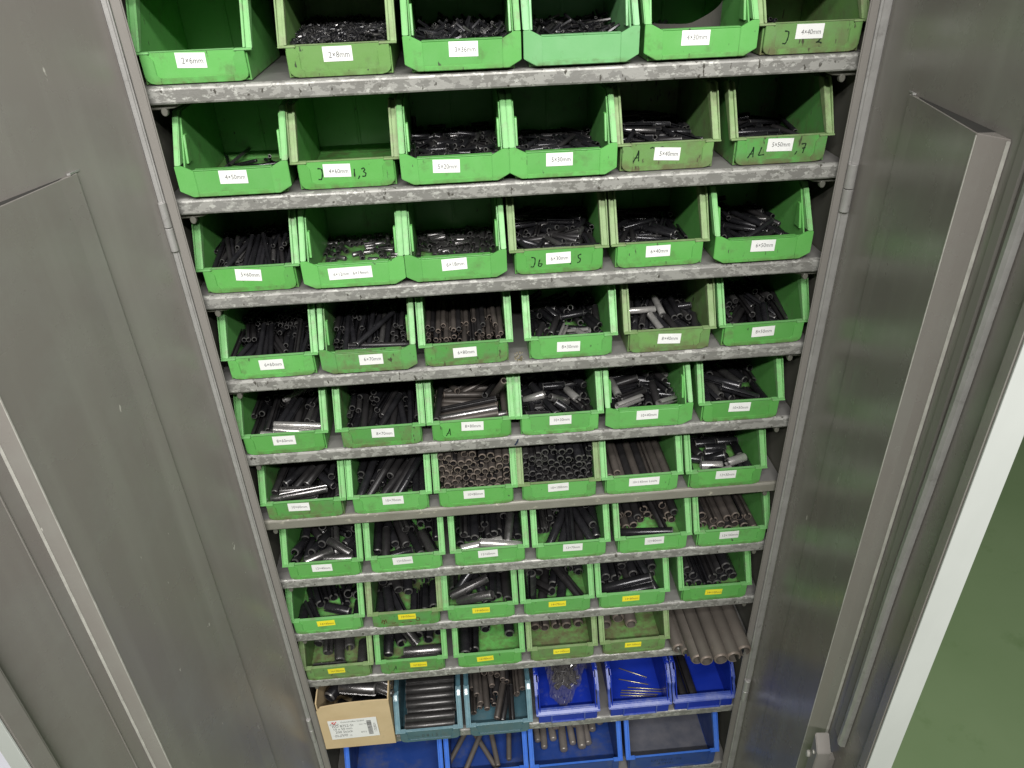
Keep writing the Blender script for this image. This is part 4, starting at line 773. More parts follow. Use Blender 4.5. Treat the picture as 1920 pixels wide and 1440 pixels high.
359,179,843,913,336,369,166,686,1680,189,360,180,670,364,260,720,165,702,1904,413,0,180,643,1176,383,39,157,845,1647,362,692,167,1349,678,323,180,152,1212,559,592,584,82,
351,1317,421,581,163,690,736,294,344,173,668,178,338,719,167,712,1142,189,357,180,210,648,424,170,173,845,1769,375,351,158,1318,1740,683,159,35,750,1904,301,720,180,665,
535,375,714,158,831,252,263,719,165,830,141,249,0,168,667,292,347,0,165,322,720,163,375,180,797,1890,163,0,180,914,930,163,240,180,175,295,163,540,180,338,1890,163,360,
180,311,1313,163,79,180,488,1750,163,360,180,772,885,163,603,180,793,302,163,600,180,730,1321,163,213,180,785,1068,303,2,180,1185,1325,163,25,180,1195,1750,163,540,180,
444,306,163,569,180,445,595,163,375,180,312,1132,163,79,180,1121,490,163,224,180,1335,904,163,180,180,589,306,163,209,180,1335,297,163,180,180,596,1602,163,8,180,1335,
1706,163,180,180,175,1564,163,540,180,995,1766,232,46,139,306,344,229,187,141,989,1472,163,358,180,1187,702,163,584,180,395,155,307,360,175,758,639,163,603,180,1056,203,
233,345,138,1161,1152,163,38,180,655,1820,284,360,180,894,375,268,321,112,175,1747,303,540,180,816,605,309,404,116,949,1563,300,654,178,849,1329,244,239,130,473,1528,297,
75,173,315,1650,265,180,114,493,1026,235,257,137,1335,1636,303,180,180,641,407,280,227,168,1116,1659,286,37,95,1228,886,253,563,154,1244,1223,303,234,180,589,1276,203,
194,157,397,856,231,701,140,1079,783,284,585,179,324,1670,203,184,180,175,1680,203,180,180,357,327,203,634,180,561,329,203,632,180,1058,1359,203,210,180,734,1271,203,315,
180,1103,984,203,685,180,468,1229,203,675,180,1125,155,203,720,180,387,645,203,363,180,695,1505,308,717,133,741,614,203,531,180,849,404,271,518,151,944,1341,288,589,143,
1325,1678,203,544,180,1117,833,203,325,180,1114,687,203,685,180,531,922,203,34,180,531,1051,276,4,149,893,1723,203,46,180,1215,1313,203,210,180,1144,810,343,226,180,1005,
548,291,182,142,382,1811,329,399,123,513,1175,339,13,166,1117,1706,336,31,176,583,507,343,53,180,993,1890,335,360,175,600,1745,271,408,151,1179,1150,339,575,178,175,971,
263,540,154,452,1527,360,64,167,1268,1383,325,569,179,1159,319,282,445,146,487,285,343,413,180,311,770,346,190,177,691,799,163,205,180,1335,1330,163,180,180,946,1469,163,
224,180,175,863,163,540,180,807,995,163,215,180,524,906,163,565,180,903,497,263,336,146,469,1839,233,702,156,175,913,303,540,180,1229,1474,254,568,149,324,1062,388,491,
158,672,830,303,646,180,1032,1890,163,360,180,418,736,163,565,180,1314,549,163,547,180,335,1601,251,231,150,306,572,227,177,158,1037,1580,234,231,156,615,1408,230,511,
158,990,1174,284,224,180,909,1185,163,224,180,260,1422,183,569,173,865,1078,278,220,177,655,155,163,360,180,856,298,163,717,180,739,1388,163,540,180,1268,747,163,550,180,
951,1015,163,179,180,175,1415,163,540,180,599,1249,163,540,180,365,1196,163,153,180,372,953,313,164,158,475,1121,230,168,161,303,1510,224,529,163,1093,1217,163,539,180,
1086,871,303,258,180,920,1563,241,483,158,1335,1535,213,540,166,175,643,239,180,159,951,816,303,258,180,1189,1492,269,531,175,586,888,420,106,169,530,1757,318,371,172,
1195,1004,431,538,175,568,1890,258,360,153,822,510,163,204,180,782,1631,420,276,162,466,1539,464,277,175,1335,1294,384,540,166,933,881,454,118,153,234,781,393,163,166,
770,1455,427,277,171,566,648,302,102,140,543,280,306,368,179,541,155,239,720,159,682,429,320,369,168,733,211,418,15,175,1140,906,143,197,180,834,1295,143,147,180,615,
1468,143,535,180,1335,1248,143,540,180,455,1026,143,540,180,175,754,143,540,180,1194,1465,191,549,169,315,1159,143,540,180,516,994,283,155,180,965,700,143,542,180,850,
957,229,167,159,659,996,271,154,173,800,1130,384,162,157,1335,589,247,180,155,315,1218,283,540,180,787,518,291,111,152,461,1467,295,530,155,1056,955,263,184,174,623,1598,
349,448,128,647,1166,412,156,174,1335,593,391,180,155,951,509,327,114,134,175,1112,283,540,180,886,955,436,505,178,313,558,384,145,143,524,481,371,108,122,1103,508,423,
115,133,1197,1479,339,505,153,1202,580,310,181,161,221,1113,415,533,178,385,775,103,180,180,945,809,103,540,180,805,768,103,540,180,525,762,103,540,180,1225,833,103,540,
180,665,835,103,180,180,1085,827,103,180,180,1015,758,224,540,180,875,804,224,540,180,595,841,224,540,180,735,821,224,540,180,455,764,224,540,180,245,864,103,540,180,
1335,843,189,540,180,1335,785,329,180,180,525,866,345,180,180,665,765,345,540,180,315,839,224,180,180,805,814,345,540,180,175,812,224,180,180,1155,782,224,540,180,595,
799,467,540,180,1214,762,399,180,180,945,796,345,540,180,1085,810,345,540,180,245,763,345,180,180,735,821,467,540,180,385,832,345,180,180,455,798,467,180,180,1015,813,
467,540,180,525,833,588,180,180,665,828,588,540,180,1335,794,469,180,180,175,809,467,180,180,875,871,467,540,180,245,818,588,180,180,1335,768,609,180,180,315,835,467,180,
180,805,796,588,540,180,595,791,709,540,180,455,735,709,180,180,1144,862,520,540,180,385,808,588,180,180,665,778,830,540,180,945,794,588,540,180,1211,804,673,180,180,
1074,765,642,540,180,175,811,709,180,180,735,858,709,540,180,875,817,709,540,180,315,827,709,180,180,245,831,830,180,180,525,757,830,180,180,1115,856,775,180,180,805,873,
830,540,180,1328,832,749,180,180,385,782,830,180,180,175,822,952,180,180,1335,770,888,180,180,595,863,952,540,180,978,858,803,540,180,1058,814,919,540,180,735,840,952,
540,180,315,774,952,180,180,1195,740,890,540,180,908,780,925,540,180,455,984,952,180,180,245,876,1073,180,180,705,894,103,180,180,1125,872,103,180,180,845,853,103,180,
180,175,930,103,540,180,565,879,103,540,180,1265,969,103,540,180,985,874,103,540,180,635,915,224,540,180,775,865,224,180,180,425,964,103,180,180,1335,975,225,180,180,915,
904,224,540,180,300,968,166,540,180,1055,865,224,180,180,175,929,243,540,180,534,881,320,540,180,845,849,345,180,180,1335,866,364,180,180,417,943,243,180,180,1195,942,
224,540,180,705,871,345,180,180,408,898,382,180,180,527,915,460,540,180,985,890,345,180,180,806,940,480,540,180,1125,944,345,180,180,175,889,383,180,180,1222,878,447,180,
180,946,910,480,540,180,292,882,460,540,180,1086,952,480,540,180,1335,905,529,180,180,666,952,480,540,180,410,924,536,180,180,534,977,599,540,180,175,900,537,540,180,
1335,938,669,180,180,1016,1007,601,540,180,293,992,612,540,180,876,976,601,540,180,736,912,601,540,180,634,876,697,180,180,806,931,722,540,180,417,917,676,540,180,946,
883,722,540,180,175,861,688,540,180,299,945,752,540,180,1237,846,769,540,180,703,1008,819,540,180,1194,894,584,542,180,400,911,850,540,180,182,940,828,540,180,838,943,
858,540,180,1116,762,699,181,179,517,892,774,540,180,659,995,952,540,180,1116,756,839,180,179,978,953,858,540,180,1335,979,868,540,180,524,897,914,540,180,175,1031,103,
180,180,1335,1046,103,180,180,915,1026,103,540,180,355,1056,103,180,180,635,1039,103,180,180,1195,1051,103,180,180,775,1038,103,540,180,495,1038,103,540,180,1055,1028,
103,540,180,265,1084,210,180,180,1265,1043,224,180,180,425,1026,224,180,180,845,1040,224,540,180,705,1029,224,540,180,175,1002,318,180,180,565,963,225,540,180,1125,1056,
224,180,180,335,1082,332,180,180,985,1073,224,540,180,1195,1876,117,360,180,1011,1577,117,40,180,191,1149,117,540,180,189,1750,117,540,180,1195,172,117,0,180,501,1361,
117,405,180,739,1201,117,363,180,315,171,117,720,180,1288,919,117,538,180,830,867,117,3,180,1321,498,117,540,180,472,1026,117,578,180,298,1874,251,362,74,330,755,117,323,
180,330,1449,202,719,127,361,1252,279,379,176,771,307,117,696,180,543,1750,117,50,180,646,1613,117,50,180,1153,466,117,180,180,891,1037,117,363,180,1185,1214,117,719,180,
470,1649,274,395,175,1153,1406,243,99,0,927,1756,202,621,127,210,472,117,168,180,1321,1582,117,540,180,754,647,195,685,132,985,575,117,180,180,847,1355,191,385,135,662,
507,117,707,180,1079,405,285,398,180,741,169,209,720,148,767,1295,117,428,180,1184,668,117,475,180,848,1584,217,645,135,1184,981,117,115,180,1064,1506,117,248,180,1125,
169,117,360,180,385,1876,117,0,180,400,299,117,61,180,373,1227,117,249,180,357,699,117,180,180,740,291,117,417,180,1115,1708,224,360,132,1118,1111,239,612,124,189,946,
117,180,180,1321,1344,234,540,127,719,1472,222,646,133,983,1013,218,613,135,498,1288,232,588,128,729,761,117,129,180,1321,525,198,180,145,268,1113,274,182,175,1050,1874,
117,361,180,525,699,185,510,151,189,376,219,540,134,406,1689,201,68,143,1221,1513,311,135,170,1051,1876,349,720,153,685,868,262,520,161,189,1677,292,540,176,232,539,350,
521,142,995,490,299,288,160,1006,190,284,711,179,610,320,261,419,179,875,760,224,191,132,557,1608,312,60,171,312,901,117,569,180,938,759,117,574,180,597,1160,117,588,180,
512,797,117,209,180,1321,1065,117,540,180,189,718,194,180,154,1153,1335,117,180,180,624,818,241,218,172,667,1414,117,588,180,763,1602,183,569,158,987,1437,150,544,169,
676,1186,263,588,180,189,638,348,180,154,428,811,266,571,179,1246,1456,260,514,170,373,1496,263,546,127,512,349,117,29,180,972,1876,220,360,144,1321,893,324,180,156,1181,
628,117,222,180,949,1441,318,569,158,355,444,331,181,148,189,1603,117,540,180,1150,442,255,220,179,928,445,266,577,172,623,1081,403,217,173,824,169,117,360,180,357,1077,
117,180,180,862,906,117,540,180,189,902,117,540,180,693,856,117,180,180,1030,854,117,540,180,1312,984,117,537,180,778,915,262,180,180,1172,1117,206,539,178,946,1019,263,
180,180,525,1097,117,180,180,189,1110,285,540,180,1321,808,284,180,180,862,815,408,180,180,489,750,388,539,179,609,1133,263,180,180,357,850,285,180,180,1182,676,379,161,
150,1091,1365,346,539,178,1310,1548,298,537,126,693,1102,408,180,180,357,1565,265,594,137,273,826,430,180,180,977,169,344,360,157,909,1579,339,504,111,607,271,275,21,177,
778,350,117,719,180,845,169,117,0,180,1153,1107,117,540,180,983,722,117,539,180,753,1471,190,504,163,910,1445,117,132,180,525,1321,117,540,180,189,1248,117,540,180,1084,
561,250,223,148,357,1197,117,180,180,1321,1470,117,180,180,705,574,174,142,167,613,1471,301,520,146,273,1036,262,180,180,1321,883,259,180,145,485,1469,426,505,167,570,
664,257,122,146,1135,961,298,568,165,441,1374,263,540,180,805,560,327,174,127,1121,1465,362,558,158,189,879,408,180,180,189,1228,117,540,180,693,1342,117,180,180,525,
1205,117,540,180,1149,1266,117,539,180,1321,1275,117,540,180,609,1266,262,540,180,1235,1271,261,180,180,273,1364,262,540,180,357,1150,117,180,180,982,1399,117,539,180,
1321,1173,406,180,180,441,1384,262,180,180,838,1388,202,540,179,1083,1394,342,551,167,189,1179,408,180,180,995,836,287,205,144,666,348,200,693,163,745,169,117,0,180,754,
1391,348,540,179,525,1068,117,180,180,817,1034,117,180,180,189,1143,117,180,180,1153,1069,117,180,180,985,1145,117,180,180,1069,1171,263,540,180,189,1007,285,180,180,357,
1209,117,540,180,671,1078,200,180,180,1321,985,117,540,180,952,1094,383,540,180,816,1143,285,540,180,1237,1170,262,180,180,526,1112,285,180,180,273,1129,430,540,180,358,
1254,285,540,180,203,1498,131,540,180,595,1680,131,180,180,399,1675,131,180,180,395,1491,327,422,180,1307,365,131,180,180,1139,1664,131,583,180,203,365,131,540,180,682,
1056,131,576,180,330,851,131,220,180,1110,1862,321,360,154,1114,1263,131,377,180,959,1666,258,720,120,391,1166,324,0,172,501,978,131,576,180,963,1471,236,2,132,958,846,
131,216,180,892,183,131,360,180,994,1092,348,712,163,1307,808,252,540,123,1113,885,245,539,127,404,372,221,235,140,880,471,131,319,180,959,1290,321,711,173,476,738,300,
578,179,1307,1521,131,180,180,399,1313,131,180,180,203,1170,131,180,180,1111,1421,131,540,180,761,1383,131,567,180,542,544,131,584,180,605,1207,188,196,161,225,1271,326,
187,179,1300,654,131,542,180,936,1401,220,554,154,1106,566,131,542,180,499,1030,314,208,176,384,448,215,201,151,1209,1379,301,180,180,912,443,131,542,180,941,1862,227,0,
147,203,444,131,540,180,762,984,305,187,172,575,876,131,498,180,1307,762,131,540,180,203,1148,131,540,180,915,1247,131,180,180,559,1380,131,138,180,1111,889,131,180,180,
1254,1378,253,525,145,816,1413,300,542,179,203,1529,335,540,160,381,1529,221,538,154,1074,1531,250,522,146,552,1531,318,546,168,1008,684,298,176,178,739,694,248,223,146,
441,752,365,78,106,695,1532,454,550,172,646,301,310,682,126,531,544,382,36,156,759,183,131,360,180,547,662,131,159,180,507,1460,131,154,180,852,1125,131,514,180,1307,
1470,131,540,180,203,1470,131,540,180,399,1862,523,664,0,1117,1349,273,538,164,930,584,131,514,180,429,532,304,603,137,203,1419,437,540,153,756,1461,236,526,155,934,1466,
327,534,180,252,186,523,380,0,549,1338,315,160,178,203,494,523,369,0,318,1270,300,523,159,1307,1247,327,180,180,1064,532,281,247,143,203,1092,131,180,180,1307,1266,131,
180,180,987,1112,131,540,180,595,1314,131,180,180,791,1117,131,180,180,399,1067,131,540,180,1147,1400,244,540,180,693,1400,301,180,180,1119,645,339,224,135,889,1151,301,
180,180,497,1077,301,180,180,670,381,280,714,148,673,184,234,720,158,1307,1241,357,540,180,301,1128,301,180,180,764,1362,484,530,177,1307,1174,131,180,180,523,1061,131,
540,180,327,1071,131,180,180,915,1002,131,180,180,1209,1149,301,540,180,203,1120,283,540,180,719,994,131,180,180,1111,1134,131,540,180,817,1026,301,180,180,425,1113,301,
180,180,301,1140,453,540,180,1013,1189,301,180,180,1111,1136,471,540,180,867,1011,145,195,180,545,1453,145,567,180,1293,1396,145,180,180,259,1186,145,526,180,716,1593,
255,534,141,1069,1531,145,540,180,539,197,145,720,180,1181,1476,339,540,180,441,911,224,183,153,1213,461,145,544,180,217,1364,360,540,176,941,1410,330,546,175,687,671,
145,556,180,1293,1302,145,540,180,845,1260,145,540,180,621,1360,145,180,180,352,1049,145,219,180,1069,1107,145,180,180,217,787,256,180,148,407,1526,234,560,155,1181,1435,
339,180,180,733,1540,339,540,180,571,876,346,269,118,915,197,145,360,180,964,421,145,360,180,756,1638,324,720,180,759,364,324,720,180,755,1869,324,360,180,755,1456,324,
360,180,753,176,324,360,180,745,910,324,360,180,754,1274,324,360,180,754,1092,324,360,180,762,728,324,360,180,754,1001,482,360,180,755,1365,482,360,180,797,546,324,360,
180,752,1547,482,360,180,770,270,480,720,180,750,1183,482,360,180,756,1753,465,360,180,915,1421,223,180,180,175,849,223,540,180,1055,1124,223,180,180,634,1016,223,545,
180,1335,1384,223,180,180,488,1143,223,185,180,326,972,223,537,180,411,982,335,181,177,255,1275,338,538,179,1195,1225,223,180,180,920,578,297,151,159,754,1471,223,545,
180,562,1053,344,185,180,793,645,295,151,160,770,1173,371,521,171,337,932,452,183,178,985,1525,344,540,180,175,1321,452,540,178,1335,1358,363,180,180,481,771,451,183,176,
1149,1136,355,547,178,706,1540,432,559,148,906,1504,460,177,178,1196,1051,491,540,176,256,1069,571,184,179,595,1319,485,551,176,428,1559,414,554,123,1335,1173,503,180,
180,1047,504,359,178,141,679,1536,574,525,157,]
GROUPS = [(2, 3, 5, 20, 'k', 150, 0), (2, 4, 5, 30, 'k', 60, 0), (2, 5, 5, 40, 'k', 63, 0), (2, 6, 5, 50, 'k', 42, 0), (3, 1, 5, 60, 'k', 110, 0), (3, 2, 6, 12, 'g', 60, 0), (3, 3, 6, 18, 'g', 90, 0), (3, 4, 6, 30, 'k', 95, 0), (3, 5, 6, 40, 'k', 55, 0), (3, 6, 6, 50, 'k', 52, 0), (4, 1, 6, 60, 'k', 85, 0), (4, 2, 6, 70, 'k', 65, 0), (4, 3, 6, 80, 'b', 72, 0), (4, 4, 8, 30, 'k', 52, 0), (4, 4, 8, 30, 's', 6, 0), (4, 5, 8, 40, 'k', 46, 0), (4, 5, 8, 40, 's', 3, 0), (4, 6, 8, 50, 'k', 38, 0), (5, 1, 8, 60, 'k', 36, 0), (5, 1, 8, 60, 's', 6, 0), (5, 2, 8, 70, 'k', 32, 0), (5, 3, 8, 80, 'b', 34, 0), (5, 3, 8, 80, 'g', 3, 0), (5, 4, 10, 30, 'k', 46, 0), (5, 4, 10, 30, 's', 2, 0), (5, 5, 10, 40, 'k', 32, 0), (5, 5, 10, 40, 's', 4, 0), (5, 6, 10, 50, 'k', 22, 0), (5, 6, 10, 50, 'g', 3, 0), (6, 1, 10, 60, 'k', 28, 0), (6, 1, 10, 60, 'g', 4, 0), (6, 2, 10, 70, 'k', 30, 0), (6, 3, 10, 80, 'b', 68, 0), (6, 4, 10, 95, 'k', 60, 0), (6, 5, 10, 125, 'b', 19, 0), (6, 6, 12, 30, 'k', 30, 0), (6, 6, 12, 30, 's', 3, 0), (7, 1, 12, 40, 'k', 30, 0), (7, 1, 12, 40, 'g', 5, 0), (7, 2, 12, 50, 'k', 26, 0), (7, 2, 12, 50, 's', 1, 0), (7, 3, 12, 60, 'k', 22, 0), (7, 3, 12, 60, 's', 5, 0), (7, 4, 12, 70, 'k', 20, 0), (7, 5, 12, 80, 'b', 16, 0), (7, 5, 12, 80, 'k', 3, 0), (7, 6, 12, 100, 'b', 16, 0), (8, 1, 14, 40, 'k', 24, 0), (8, 2, 14, 50, 'k', 18, 0), (8, 3, 14, 60, 'k', 16, 0), (8, 3, 14, 60, 'g', 3, 0), (8, 4, 14, 70, 'k', 18, 0), (8, 5, 14, 80, 'k', 16, 0), (8, 6, 14, 100, 'k', 13, 0), (9, 1, 16, 50, 'g', 13, 0), (9, 2, 16, 60, 'k', 10, 0), (9, 2, 16, 60, 'g', 2, 0), (10, 2, 13, 80, 'g', 16, 0), (10, 3, 10, 60, 'b', 30, 0)]   # (row,col,d,L,mat,count)
TOP = set([1840, 1896, 1892, 1809, 1731, 1395, 1808, 1251, 1828, 1891, 1422, 1421, 1882, 1887, 1894, 1897, 1888, 1420, 1709, 1345, 1712, 1701, 1185, 1823, 1793, 1690, 1245, 1564, 1653, 1569, 1572, 1567, 1570, 1566, 924, 1571, 1389, 1771, 1247, 1380, 1730, 1350, 1235, 1684, 1853, 1215, 1786, 1254, 1870, 1217, 1662, 1876, 1388, 1841, 1636, 1172, 1411, 1851, 1747, 1681, 1784, 1912, 1220, 1213, 1337, 1745, 1927, 1746, 1707, 1638, 1867, 1744, 925, 1206, 1664, 1648, 1665, 1773, 1918, 923, 1361, 1804, 1819, 1782, 1679, 1680, 1770, 1689, 1358, 1178, 1604, 1419, 1710, 1837, 1202, 1171, 1742, 1654, 1239, 1600, 1417, 1324, 760, 1788, 994, 849, 846, 1329, 1909, 1635, 712, 1104, 1325, 1391, 1765, 1779, 1265, 297, 713, 1839, 1811, 1603, 1866, 1142, 992, 985, 853, 1123, 1321, 766, 991, 1301, 1179, 1180, 1416, 1880, 990, 416, 1182, 1633, 1327, 1394, 1637, 1790, 415, 1241, 1044, 1378, 1857, 758, 995, 414, 1127, 978, 1210, 1232, 1922, 829, 1692, 417, 987, 1348, 769, 1818, 1757, 996, 1299, 1353, 1856, 1302, 1714, 914, 1093, 711, 773, 993, 998, 1425, 682, 1088, 1332, 1336, 1720, 423, 1105, 1657, 1843, 1131, 1242, 1806, 1791, 911, 1207, 305, 1120, 1579, 1923, 997, 1231, 917, 810, 1838, 664, 905, 1382, 1725, 1914, 922, 1900, 715, 919, 1296, 1659, 971, 989, 896, 1103, 1170, 1550, 1881, 1136, 1320, 1639, 1874, 1338, 1289, 1602, 1594, 1813, 1797, 1092, 910, 1030, 1049, 1858, 650, 662, 1033, 1581, 1593, 1769, 255, 861, 1855, 1785, 1143, 1565, 916, 836, 1424, 1926, 1132, 1696, 1316, 1243, 1204, 1704, 1875, 1292, 1344, 1628, 268])
